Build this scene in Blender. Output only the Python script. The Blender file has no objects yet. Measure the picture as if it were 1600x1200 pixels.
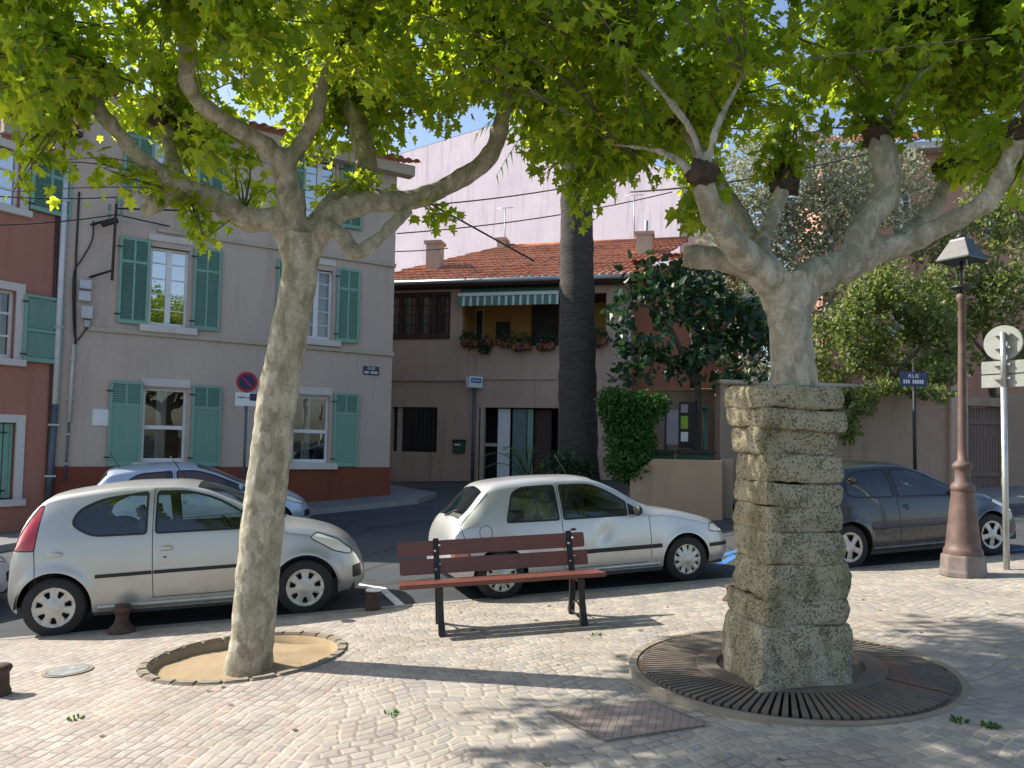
import bpy, bmesh, math, random
from mathutils import Vector, Matrix, noise
from mathutils.geometry import delaunay_2d_cdt
RN = random.Random(11)
D = bpy.data; SC = bpy.context.scene; COL = SC.collection
V = Vector
# ------------------------------------------------------------------ camera
F = 1200.0; CX = 800.0; PITCH = math.radians(2.5); ROLL = 0.02
CY = 695 - F*math.tan(PITCH)
CAM = V((0, 0, 1.65))
_f = V((0, math.cos(PITCH), math.sin(PITCH))); _r0 = V((1, 0, 0)); _u0 = V((0, -math.sin(PITCH), math.cos(PITCH)))
_r = math.cos(ROLL)*_r0 + math.sin(ROLL)*_u0
_u = -math.sin(ROLL)*_r0 + math.cos(ROLL)*_u0
cd = D.cameras.new('camera'); cam = D.objects.new('camera', cd); COL.objects.link(cam)
cd.sensor_width = 36; cd.lens = F/1600*36; cd.shift_y = (CY-600)/1600; cd.clip_end = 2000; cd.clip_start = 0.05
cam.matrix_world = Matrix(((_r.x, _u.x, -_f.x, 0), (_r.y, _u.y, -_f.y, 0), (_r.z, _u.z, -_f.z, CAM.z), (0, 0, 0, 1)))
SC.camera = cam

def ray(px, py): return _r*((px-CX)/F) - _u*((py-CY)/F) + _f
def U(px, py, d): return CAM + ray(px, py)*d
def proj(P):
    q = V(P)-CAM; d = q.dot(_f)
    return CX+F*q.dot(_r)/d, CY-F*q.dot(_u)/d, d
# ground: the plaza is a tilted plane, beyond the parked cars the street climbs
_m = -0.0415; _v0 = (708.4-CY)/F; _q = _u + _m*_r + _v0*_f
def plane_z(x, y): return CAM.z + (-1.65 - _q.x*x - _q.y*y)/_q.z
def g(x, y):
    t = y - (9.9+0.24*x)
    if t > 0:
        r = 0.075*(math.sqrt(t*t+0.8)-0.894) if t < 9 else 0.075*(math.sqrt(81.8)-0.894)+0.055*(t-9)
        if t > 22: r = 0.075*(math.sqrt(81.8)-0.894)+0.055*13+0.03*(t-22)
    else: r = 0
    return plane_z(x, y) + r
def G(px, py, dz=0.0):
    d = ray(px, py); lo, hi = 0.5, 120.0
    h = lambda s: (CAM+d*s).z - g((CAM+d*s).x, (CAM+d*s).y) - dz
    s = 0.5
    while h(s) > 0 and s < 120: s += 0.25
    lo, hi = s-0.25, s
    for _ in range(30):
        m = (lo+hi)/2
        if h(m) > 0: lo = m
        else: hi = m
    return CAM + d*hi
def gp(x, y, dz=0.0): return V((x, y, g(x, y)+dz))
# ------------------------------------------------------------------ object helpers
def tag(o, label=None, cat=None, group=None, kind=None):
    if label: o['label'] = label
    if cat: o['category'] = cat
    if group: o['group'] = group
    if kind: o['kind'] = kind
    return o
def thing(name, loc, label, cat, group=None, rot=None):
    o = D.objects.new(name, None); COL.objects.link(o); o.empty_display_size = 0.2
    if rot is not None: o.matrix_world = Matrix.Translation(loc) @ rot.to_4x4()
    else: o.location = loc
    return tag(o, label, cat, group)
class MB:
    """collects faces (world coordinates, or local ones for a thing with its own rotation)"""
    def __init__(s): s.v = []; s.f = []; s.mi = []
    def add(s, vs, fs, mi=0):
        b = len(s.v); s.v += [tuple(p) for p in vs]; s.f += [[b+i for i in f] for f in fs]; s.mi += [mi]*len(fs); return s
    def quad(s, a, b, c, d, mi=0): return s.add([a, b, c, d], [(0, 1, 2, 3)], mi)
    def box(s, c, ex, ey, ez, mi=0):
        """centre and three half-axis vectors"""
        c = V(c); vs = [c+ex*i+ey*j+ez*k for k in (-1, 1) for j in (-1, 1) for i in (-1, 1)]
        fl = [(0, 2, 3, 1), (4, 5, 7, 6), (0, 1, 5, 4), (2, 6, 7, 3), (0, 4, 6, 2), (1, 3, 7, 5)]
        if ex.cross(ey).dot(ez) < 0: fl = [f[::-1] for f in fl]
        return s.add(vs, fl, mi)
    def bx(s, x0, x1, y0, y1, z0, z1, mi=0):
        return s.box(((x0+x1)/2, (y0+y1)/2, (z0+z1)/2), V(((x1-x0)/2, 0, 0)), V((0, (y1-y0)/2, 0)), V((0, 0, (z1-z0)/2)), mi)
    def tube(s, pts, rad, n=8, caps=True, mi=0):
        pts = [V(p) for p in pts]
        if not hasattr(rad, '__len__'): rad = [rad]*len(pts)
        rings = []; up = None
        for i, p in enumerate(pts):
            t = (pts[min(i+1, len(pts)-1)]-pts[max(i-1, 0)]).normalized()
            if up is None: up = t.orthogonal().normalized()
            up = (up - t*up.dot(t)).normalized(); w = t.cross(up)
            rings.append([p+(up*math.cos(a)+w*math.sin(a))*rad[i] for a in [2*math.pi*k/n for k in range(n)]])
        vs = [q for r in rings for q in r]; fs = []
        for i in range(len(pts)-1):
            for k in range(n):
                a = i*n+k; b = i*n+(k+1) % n; fs.append((a, b, b+n, a+n))
        if caps: fs.append(tuple(range(n))[::-1]); fs.append(tuple(len(vs)-n+k for k in range(n)))
        return s.add(vs, fs, mi)
    def lathe(s, prof, c=(0, 0, 0), n=24, axis='z', rot=0.0, mi=0):
        """prof: (radius, height) list"""
        c = V(c); vs = []; fs = []
        for r, h in prof:
            for k in range(n):
                a = 2*math.pi*k/n+rot
                if axis == 'z': vs.append(c+V((r*math.cos(a), r*math.sin(a), h)))
                else: vs.append(c+V((r*math.cos(a), h, r*math.sin(a))))
        for i in range(len(prof)-1):
            for k in range(n):
                a = i*n+k; b = i*n+(k+1) % n
                fs.append((a, b, b+n, a+n) if axis == 'z' else (a, a+n, b+n, b))
        fs.append(tuple(range(n))[::-1] if axis == 'z' else tuple(range(n)))
        e = len(vs)-n; fs.append(tuple(e+k for k in range(n)) if axis == 'z' else tuple(e+k for k in range(n))[::-1])
        return s.add(vs, fs, mi)
    def build(s, name, mat, parent=None, smooth=False, bevel=0, seg=2, kind=None, local=False):
        me = D.meshes.new(name); off = V((0, 0, 0))
        if parent is not None and not local:
            o_ = parent
            while o_ is not None: off = off + o_.location; o_ = o_.parent
        me.from_pydata([tuple(V(p)-off) for p in s.v], [], s.f)
        mats = mat if isinstance(mat, (list, tuple)) else [mat]
        for m in mats: me.materials.append(m)
        if len(mats) > 1: me.polygons.foreach_set('material_index', s.mi)
        return finish(name, me, parent, smooth, bevel, seg, kind)
def finish(name, me, parent=None, smooth=False, bevel=0, seg=2, kind=None):
    if bevel:
        bm = bmesh.new(); bm.from_mesh(me)
        bmesh.ops.remove_doubles(bm, verts=bm.verts, dist=1e-5)
        es = [e for e in bm.edges if len(e.link_faces) == 2 and e.calc_face_angle(0) > 0.5]
        bmesh.ops.bevel(bm, geom=es, offset=bevel, segments=seg, affect='EDGES', clamp_overlap=True)
        bm.to_mesh(me); bm.free()
    me.validate(); me.update()
    if smooth: me.polygons.foreach_set('use_smooth', [True]*len(me.polygons))
    o = D.objects.new(name, me); COL.objects.link(o)
    if smooth == 'auto' or (bevel and smooth):
        bpy.context.view_layer.update()
        try: me.set_sharp_from_angle(angle=math.radians(35))
        except Exception: pass
    if parent is not None: o.parent = parent
    if kind: o['kind'] = kind
    return o
def catmull(pts, n=6):
    P = [V(p) for p in pts]; P = [2*P[0]-P[1]]+P+[2*P[-1]-P[-2]]; out = []
    for i in range(1, len(P)-2):
        for k in range(n):
            t = k/n; a, b, c, d = P[i-1:i+3]
            out.append(0.5*((2*b)+(c-a)*t+(2*a-5*b+4*c-d)*t*t+(3*b-a-3*c+d)*t**3))
    out.append(P[-2]); return out
def interp(tab, x):
    """monotone-ish smooth table lookup (pchip)"""
    if x <= tab[0][0]: return tab[0][1]
    if x >= tab[-1][0]: return tab[-1][1]
    n = len(tab); i = 0
    while x > tab[i+1][0]: i += 1
    def sl(k):
        if k == 0 or k == n-1:
            j = 0 if k == 0 else n-2
            return (tab[j+1][1]-tab[j][1])/(tab[j+1][0]-tab[j][0])
        h0 = tab[k][0]-tab[k-1][0]; h1 = tab[k+1][0]-tab[k][0]
        d0 = (tab[k][1]-tab[k-1][1])/h0; d1 = (tab[k+1][1]-tab[k][1])/h1
        if d0*d1 <= 0: return 0
        w1 = 2*h1+h0; w2 = h1+2*h0
        return (w1+w2)/(w1/d0+w2/d1)
    h = tab[i+1][0]-tab[i][0]; t = (x-tab[i][0])/h; a, b = tab[i][1], tab[i+1][1]
    return a*(1+2*t)*(1-t)**2+h*sl(i)*t*(1-t)**2+b*t*t*(3-2*t)+h*sl(i+1)*t*t*(t-1)
def inpoly(x, y, P):
    c = False; j = len(P)-1
    for i in range(len(P)):
        xi, yi = P[i]; xj, yj = P[j]
        if (yi > y) != (yj > y) and x < (xj-xi)*(y-yi)/(yj-yi)+xi: c = not c
        j = i
    return c
def cdt(loops, steiner):
    """triangulate a 2-D point set with closed constraint loops"""
    vs = []; es = []
    for L in loops:
        b = len(vs); vs += [V(p) for p in L]; es += [(b+i, b+(i+1) % len(L)) for i in range(len(L))]
    vs += [V(p) for p in steiner]
    r = delaunay_2d_cdt(vs, es, [], 0, 1e-5)
    return r[0], r[2]
def densify(P, step, closed=True):
    out = []; n = len(P)
    for i in range(n if closed else n-1):
        a = V(P[i]); b = V(P[(i+1) % n]); k = max(1, int((b-a).length/step))
        out += [tuple(a+(b-a)*(j/k)) for j in range(k)]
    if not closed: out.append(tuple(P[-1]))
    return out
def roundpoly(P, r, n=4):
    """round the corners of a 2-D polygon"""
    out = []; m = len(P)
    for i in range(m):
        a, b, c = V(P[i-1]), V(P[i]), V(P[(i+1) % m])
        rr = r[i] if hasattr(r, '__len__') else r
        l1 = (a-b).length; l2 = (c-b).length; q = min(rr, l1*0.48, l2*0.48)
        p0 = b+(a-b)*(q/l1); p1 = b+(c-b)*(q/l2)
        for k in range(n+1):
            t = k/n; out.append(tuple(p0*(1-t)**2+b*2*t*(1-t)+p1*t*t))
    return out
# ------------------------------------------------------------------ materials
class NT:
    def __init__(s, name):
        s.m = D.materials.new(name); s.m.use_nodes = True; s.t = s.m.node_tree; s.N = s.t.nodes; s.N.clear()
        s.out = s.n('ShaderNodeOutputMaterial'); s._c = None
    def n(s, typ, **k):
        o = s.N.new(typ)
        for a, b in k.items(): setattr(o, a, b)
        return o
    def lk(s, a, b): s.t.links.new(a, b)
    def put(s, sock, v):
        if isinstance(v, bpy.types.NodeSocket): s.lk(v, sock)
        elif v is not None:
            if sock.type == 'RGBA' and len(v) == 3: v = (*v, 1)
            sock.default_value = v
    def co(s):
        if s._c is None: s._c = s.n('ShaderNodeTexCoord').outputs['Object']
        return s._c
    def math(s, op, a, b=None, c=None):
        o = s.n('ShaderNodeMath', operation=op); s.put(o.inputs[0], a); s.put(o.inputs[1], b)
        if c is not None: s.put(o.inputs[2], c)
        return o.outputs[0]
    def vmath(s, op, a, b=None):
        o = s.n('ShaderNodeVectorMath', operation=op); s.put(o.inputs[0], a)
        if b is not None: s.put(o.inputs[1], b)
        return o.outputs[0]
    def map(s, vec, scale=(1, 1, 1), rot=(0, 0, 0), loc=(0, 0, 0)):
        o = s.n('ShaderNodeMapping'); s.put(o.inputs[0], vec); o.inputs['Scale'].default_value = scale
        o.inputs['Rotation'].default_value = rot; o.inputs['Location'].default_value = loc; return o.outputs[0]
    def noise(s, vec, scale, detail=4, rough=0.55, out='Fac'):
        o = s.n('ShaderNodeTexNoise'); s.put(o.inputs['Vector'], vec); o.inputs['Scale'].default_value = scale
        o.inputs['Detail'].default_value = detail; o.inputs['Roughness'].default_value = rough; return o.outputs[out]
    def voro(s, vec, scale, feature='F1', out='Distance', rnd=1.0):
        o = s.n('ShaderNodeTexVoronoi', feature=feature); s.put(o.inputs['Vector'], vec); o.inputs['Scale'].default_value = scale
        o.inputs['Randomness'].default_value = rnd; return o.outputs[out]
    def ramp(s, fac, stops, mode='LINEAR'):
        o = s.n('ShaderNodeValToRGB'); o.color_ramp.interpolation = mode; s.put(o.inputs[0], fac)
        E = o.color_ramp.elements
        while len(E) < len(stops): E.new(0.5)
        for e, (p, c) in zip(E, stops):
            e.position = p; e.color = (c, c, c, 1) if not hasattr(c, '__len__') else (*c, 1)
        return o.outputs[0]
    def mix(s, fac, a, b, mode='MIX'):
        o = s.n('ShaderNodeMix', data_type='RGBA', blend_type=mode); s.put(o.inputs[0], fac)
        s.put(o.inputs[6], a); s.put(o.inputs[7], b); return o.outputs[2]
    def mr(s, v, a, b, c=0.0, d=1.0, smooth=False):
        o = s.n('ShaderNodeMapRange', interpolation_type='SMOOTHSTEP' if smooth else 'LINEAR'); s.put(o.inputs[0], v)
        for i, x in enumerate((a, b, c, d)): s.put(o.inputs[i+1], x)
        return o.outputs[0]
    def bump(s, h, strength=0.3, dist=0.02, normal=None):
        o = s.n('ShaderNodeBump'); s.put(o.inputs['Height'], h); o.inputs['Strength'].default_value = strength
        o.inputs['Distance'].default_value = dist
        if normal is not None: s.put(o.inputs['Normal'], normal)
        return o.outputs[0]
    def bsdf(s, col, rough=0.7, metal=0.0, normal=None, spec=None, coat=None, coat_rough=0.05):
        o = s.n('ShaderNodeBsdfPrincipled'); s.put(o.inputs['Base Color'], col); s.put(o.inputs['Roughness'], rough)
        s.put(o.inputs['Metallic'], metal)
        if normal is not None: s.lk(normal, o.inputs['Normal'])
        if spec is not None: o.inputs['Specular IOR Level'].default_value = spec
        if coat: o.inputs['Coat Weight'].default_value = coat; o.inputs['Coat Roughness'].default_value = coat_rough
        s.lk(o.outputs[0], s.out.inputs[0]); return o
def simple(name, col, rough=0.6, metal=0.0, var=0.25, scale=6.0, bump=0.0, bscale=60.0, spec=None, coat=None, streak=0.0):
    t = NT(name); c = t.co(); n = t.noise(c, scale, 5, 0.6)
    k = t.mr(n, 0.3, 0.7, 1-var, 1+var)
    base = t.mix(1.0, col, k, 'MULTIPLY')
    if streak:
        st = t.noise(t.map(c, (7, 7, 0.5)), 1.0, 4, 0.6)
        base = t.mix(t.mr(st, 0.5, 0.75, 0, streak), base, tuple(x*0.55 for x in col))
    nm = t.bump(t.noise(c, bscale, 4, 0.6), bump, 0.01) if bump else None
    r = t.mr(t.noise(c, scale*2.3, 3), 0.3, 0.7, max(0.03, rough-0.08), min(1, rough+0.08))
    t.bsdf(base, r, metal, nm, spec, coat); return t.m
M = {}
def stucco(name, col, col2, streak=0.35, bump=0.25):
    t = NT(name); c = t.co()
    big = t.noise(c, 0.7, 6, 0.62); fine = t.noise(c, 14, 5, 0.7)
    b = t.mix(t.mr(big, 0.35, 0.68), col, col2)
    b = t.mix(t.mr(fine, 0.35, 0.7, 0, 0.35), b, tuple(x*0.72 for x in col))
    st = t.noise(t.map(c, (2.6, 2.6, 0.22)), 1.6, 5, 0.62)
    b = t.mix(t.mr(st, 0.52, 0.76, 0, streak), b, tuple(x*0.5 for x in col2))
    t.bsdf(b, 0.9, 0, t.bump(t.noise(c, 55, 5, 0.7), bump, 0.012), 0.2); M[name] = t.m
stucco('grey_stucco', (0.57, 0.465, 0.40), (0.50, 0.41, 0.355), 0.38)
stucco('plinth_paint', (0.24, 0.075, 0.045), (0.20, 0.062, 0.04), 0.4)
stucco('red_stucco', (0.45, 0.205, 0.155), (0.40, 0.18, 0.135), 0.3)
stucco('pink_stucco', (0.55, 0.40, 0.315), (0.46, 0.33, 0.26), 0.5)
stucco('lilac_stucco', (0.64, 0.57, 0.63), (0.56, 0.495, 0.56), 0.55, 0.9)
stucco('ochre_stucco', (0.46, 0.26, 0.08), (0.40, 0.22, 0.07), 0.3)
stucco('terracotta_stucco', (0.43, 0.18, 0.11), (0.36, 0.15, 0.095), 0.4)
stucco('salmon_stucco', (0.50, 0.28, 0.20), (0.44, 0.24, 0.18), 0.4)
stucco('beige_stucco', (0.43, 0.31, 0.215), (0.37, 0.265, 0.185), 0.3)
stucco('garden_stucco', (0.36, 0.27, 0.205), (0.30, 0.22, 0.165), 0.5)
stucco('cream_stucco', (0.52, 0.45, 0.36), (0.46, 0.39, 0.31), 0.4)
stucco('white_stone', (0.66, 0.63, 0.60), (0.58, 0.55, 0.52), 0.3, 0.1)
M['white_paint'] = simple('white_paint', (0.74, 0.74, 0.75), 0.45, 0, 0.06, 3)
def shutter_mat(name, col):
    t = NT(name); c = t.co(); oi = t.n('ShaderNodeObjectInfo').outputs['Random']
    b = t.mix(1.0, col, t.mr(oi, 0, 1, 0.86, 1.14), 'MULTIPLY'); b = t.mix(t.mr(t.noise(t.map(c, (5, 5, 1.2)), 2.2, 6, 0.7), 0.5, 0.72, 0, 0.45), b, (0.27, 0.36, 0.31))
    b = t.mix(t.mr(t.noise(c, 24, 5, 0.75), 0.60, 0.72, 0, 0.6), b, (0.10, 0.15, 0.125)); t.bsdf(b, 0.6, 0, t.bump(t.noise(c, 40, 4), 0.1, 0.004)); M[name] = t.m
shutter_mat('shutter_green', (0.20, 0.37, 0.30))
shutter_mat('shutter_panel', (0.15, 0.295, 0.235))
M['black_iron'] = simple('black_iron', (0.025, 0.024, 0.024), 0.5, 0.3, 0.3, 20)
M['cable'] = simple('cable', (0.03, 0.03, 0.032), 0.7)
M['rust_iron'] = simple('rust_iron', (0.075, 0.045, 0.035), 0.75, 0.2, 0.45, 14, 0.3, 40)
M['zinc'] = simple('zinc', (0.42, 0.44, 0.46), 0.45, 0.6, 0.15, 4)
M['white_pipe'] = simple('white_pipe', (0.62, 0.64, 0.66), 0.4, 0.0, 0.1, 4)
M['cream_pipe'] = simple('cream_pipe', (0.55, 0.52, 0.46), 0.5, 0.0, 0.1, 4)
M['dark_pipe'] = simple('dark_pipe', (0.10, 0.12, 0.15), 0.5, 0.1, 0.15, 4)
M['grey_box'] = simple('grey_box', (0.50, 0.53, 0.56), 0.5, 0, 0.12, 5)
M['dark_wood'] = simple('dark_wood', (0.055, 0.024, 0.016), 0.6, 0, 0.3, 8)
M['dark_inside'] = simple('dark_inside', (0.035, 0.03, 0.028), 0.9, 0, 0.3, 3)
M['curtain'] = simple('curtain', (0.55, 0.56, 0.58), 0.9, 0, 0.15, 9)
M['awning_green'] = simple('awning_green', (0.08, 0.20, 0.14), 0.8, 0, 0.2, 8)
M['awning_white'] = simple('awning_white', (0.55, 0.58, 0.56), 0.7, 0, 0.1, 8)
M['teal_door'] = simple('teal_door', (0.09, 0.16, 0.17), 0.4, 0, 0.2, 4)
M['bin_green'] = simple('bin_green', (0.02, 0.07, 0.045), 0.45, 0, 0.2, 5)
M['sign_blue'] = simple('sign_blue', (0.012, 0.022, 0.10), 0.35, 0, 0.1, 5)
M['sign_navy'] = simple('sign_navy', (0.008, 0.012, 0.035), 0.35, 0, 0.1, 5)
M['sign_red'] = simple('sign_red', (0.42, 0.015, 0.03), 0.4, 0, 0.1, 5)
M['sign_white'] = simple('sign_white', (0.72, 0.74, 0.76), 0.4, 0, 0.06, 5)
M['sign_back'] = simple('sign_back', (0.36, 0.38, 0.36), 0.5, 0.35, 0.12, 8)
M['galvanised'] = simple('galvanised', (0.46, 0.48, 0.47), 0.42, 0.7, 0.12, 9)
M['poster_green'] = simple('poster_green', (0.26, 0.42, 0.03), 0.6, 0, 0.1, 8)
M['mauve_panel'] = simple('mauve_panel', (0.30, 0.27, 0.29), 0.6, 0, 0.1, 4)
M['lamp_brown'] = simple('lamp_brown', (0.115, 0.072, 0.06), 0.62, 0.0, 0.35, 6, 0.2, 40)
M['lamp_grey'] = simple('lamp_grey', (0.18, 0.145, 0.13), 0.6, 0.0, 0.25, 6, 0.15, 40)
M['lamp_black'] = simple('lamp_black', (0.025, 0.026, 0.03), 0.42, 0.0, 0.2, 6)
M['marking_white'] = simple('marking_white', (0.60, 0.60, 0.58), 0.8, 0, 0.35, 12)
M['marking_blue'] = simple('marking_blue', (0.05, 0.17, 0.42), 0.8, 0, 0.35, 12)
M['pot_terracotta'] = simple('pot_terracotta', (0.33, 0.10, 0.05), 0.8, 0, 0.2, 8)
M['white_stain'] = M['white_paint']
M['flower'] = simple('flower', (0.55, 0.60, 0.20), 0.7)
def wood(name, c1, c2, rough):
    t = NT(name); c = t.co(); w = t.noise(t.map(c, (1.2, 22, 22)), 2.0, 6, 0.65)
    b = t.mix(t.mr(w, 0.3, 0.7), c1, c2); b = t.mix(t.mr(t.noise(c, 3, 3), 0.4, 0.7, 0, 0.4), b, tuple(x*0.6 for x in c1))
    t.bsdf(b, rough, 0, t.bump(w, 0.15, 0.004), None, 0.25, 0.25); M[name] = t.m
wood('bench_wood', (0.125, 0.034, 0.02), (0.195, 0.055, 0.031), 0.45)
def vwood(name, c1, c2):
    t = NT(name); c = t.co(); w = t.noise(t.map(c, (18, 18, 1.0)), 2.0, 6, 0.65)
    t.bsdf(t.mix(t.mr(w, 0.3, 0.7), c1, c2), 0.85, 0, t.bump(w, 0.2, 0.006)); M[name] = t.m
vwood('gate_wood', (0.23, 0.16, 0.13), (0.14, 0.10, 0.085))
def glass_win(name, tint, refl):
    t = NT(name); d = t.n('ShaderNodeBsdfTransparent'); d.inputs[0].default_value = (*tint, 1)
    gl = t.n('ShaderNodeBsdfGlossy'); gl.inputs['Roughness'].default_value = 0.01; gl.inputs[0].default_value = (1, 1, 1, 1)
    lw = t.n('ShaderNodeLayerWeight'); lw.inputs[0].default_value = 0.35
    wob = t.bump(t.noise(t.co(), 1.3, 2), 0.06, 0.05); t.lk(wob, gl.inputs['Normal'])
    f = t.mr(lw.outputs['Fresnel'], 0, 1, refl, 1.0)
    mx = t.n('ShaderNodeMixShader'); t.lk(f, mx.inputs[0]); t.lk(d.outputs[0], mx.inputs[1]); t.lk(gl.outputs[0], mx.inputs[2])
    t.lk(mx.outputs[0], t.out.inputs[0]); M[name] = t.m
glass_win('window_glass', (0.75, 0.78, 0.78), 0.035)
glass_win('blue_glass', (0.3, 0.33, 0.36), 0.42)
glass_win('car_glass', (0.78, 0.86, 0.83), 0.05)
glass_win('car_glass_dark', (0.10, 0.13, 0.15), 0.08)
def carpaint(name, col, metal=0.35, rough=0.36):
    t = NT(name); c = t.co(); fl = t.voro(c, 900, 'F1', 'Color'); dirt = t.noise(c, 3.2, 5, 0.65)
    z = t.n('ShaderNodeSeparateXYZ'); t.lk(c, z.inputs[0])
    k = t.mix(t.mr(dirt, 0.35, 0.75, 0, 0.22), col, tuple(x*0.72 for x in col))
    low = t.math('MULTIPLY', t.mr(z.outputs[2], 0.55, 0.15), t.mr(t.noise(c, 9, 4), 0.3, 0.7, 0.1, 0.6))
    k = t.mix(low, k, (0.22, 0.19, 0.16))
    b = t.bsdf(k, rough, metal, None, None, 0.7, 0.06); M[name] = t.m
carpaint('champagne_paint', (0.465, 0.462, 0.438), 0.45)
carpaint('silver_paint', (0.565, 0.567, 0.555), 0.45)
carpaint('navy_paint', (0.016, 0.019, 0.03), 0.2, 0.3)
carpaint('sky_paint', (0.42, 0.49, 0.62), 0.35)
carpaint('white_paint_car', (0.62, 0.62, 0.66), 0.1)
M['tyre'] = simple('tyre', (0.018, 0.018, 0.019), 0.8, 0, 0.3, 30)
M['car_black'] = simple('car_black', (0.014, 0.014, 0.015), 0.55, 0, 0.25, 12)
M['car_gap'] = simple('car_gap', (0.02, 0.02, 0.02), 0.9)
M['hubcap'] = simple('hubcap', (0.47, 0.46, 0.43), 0.38, 0.45, 0.15, 14)
M['seat_cloth'] = simple('seat_cloth', (0.11, 0.12, 0.135), 0.95, 0, 0.25, 8)
M['seat_beige'] = simple('seat_beige', (0.42, 0.39, 0.34), 0.95, 0, 0.25, 8)
def lamp_mat(name, col, rough, metal=0.0):
    t = NT(name); c = t.co(); w = t.n('ShaderNodeTexWave'); t.lk(c, w.inputs[0]); w.inputs['Scale'].default_value = 14; w.inputs['Distortion'].default_value = 0.5
    t.bsdf(t.mix(t.mr(w.outputs[1], 0, 1, 0, 0.35), col, tuple(x*0.5 for x in col)), rough, metal, None, None, 1.0, 0.02); M[name] = t.m
lamp_mat('tail_red', (0.45, 0.012, 0.015), 0.2)
lamp_mat('head_clear', (0.80, 0.78, 0.66), 0.12, 0.0)
lamp_mat('lamp_pink', (0.55, 0.22, 0.2), 0.2)
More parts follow.
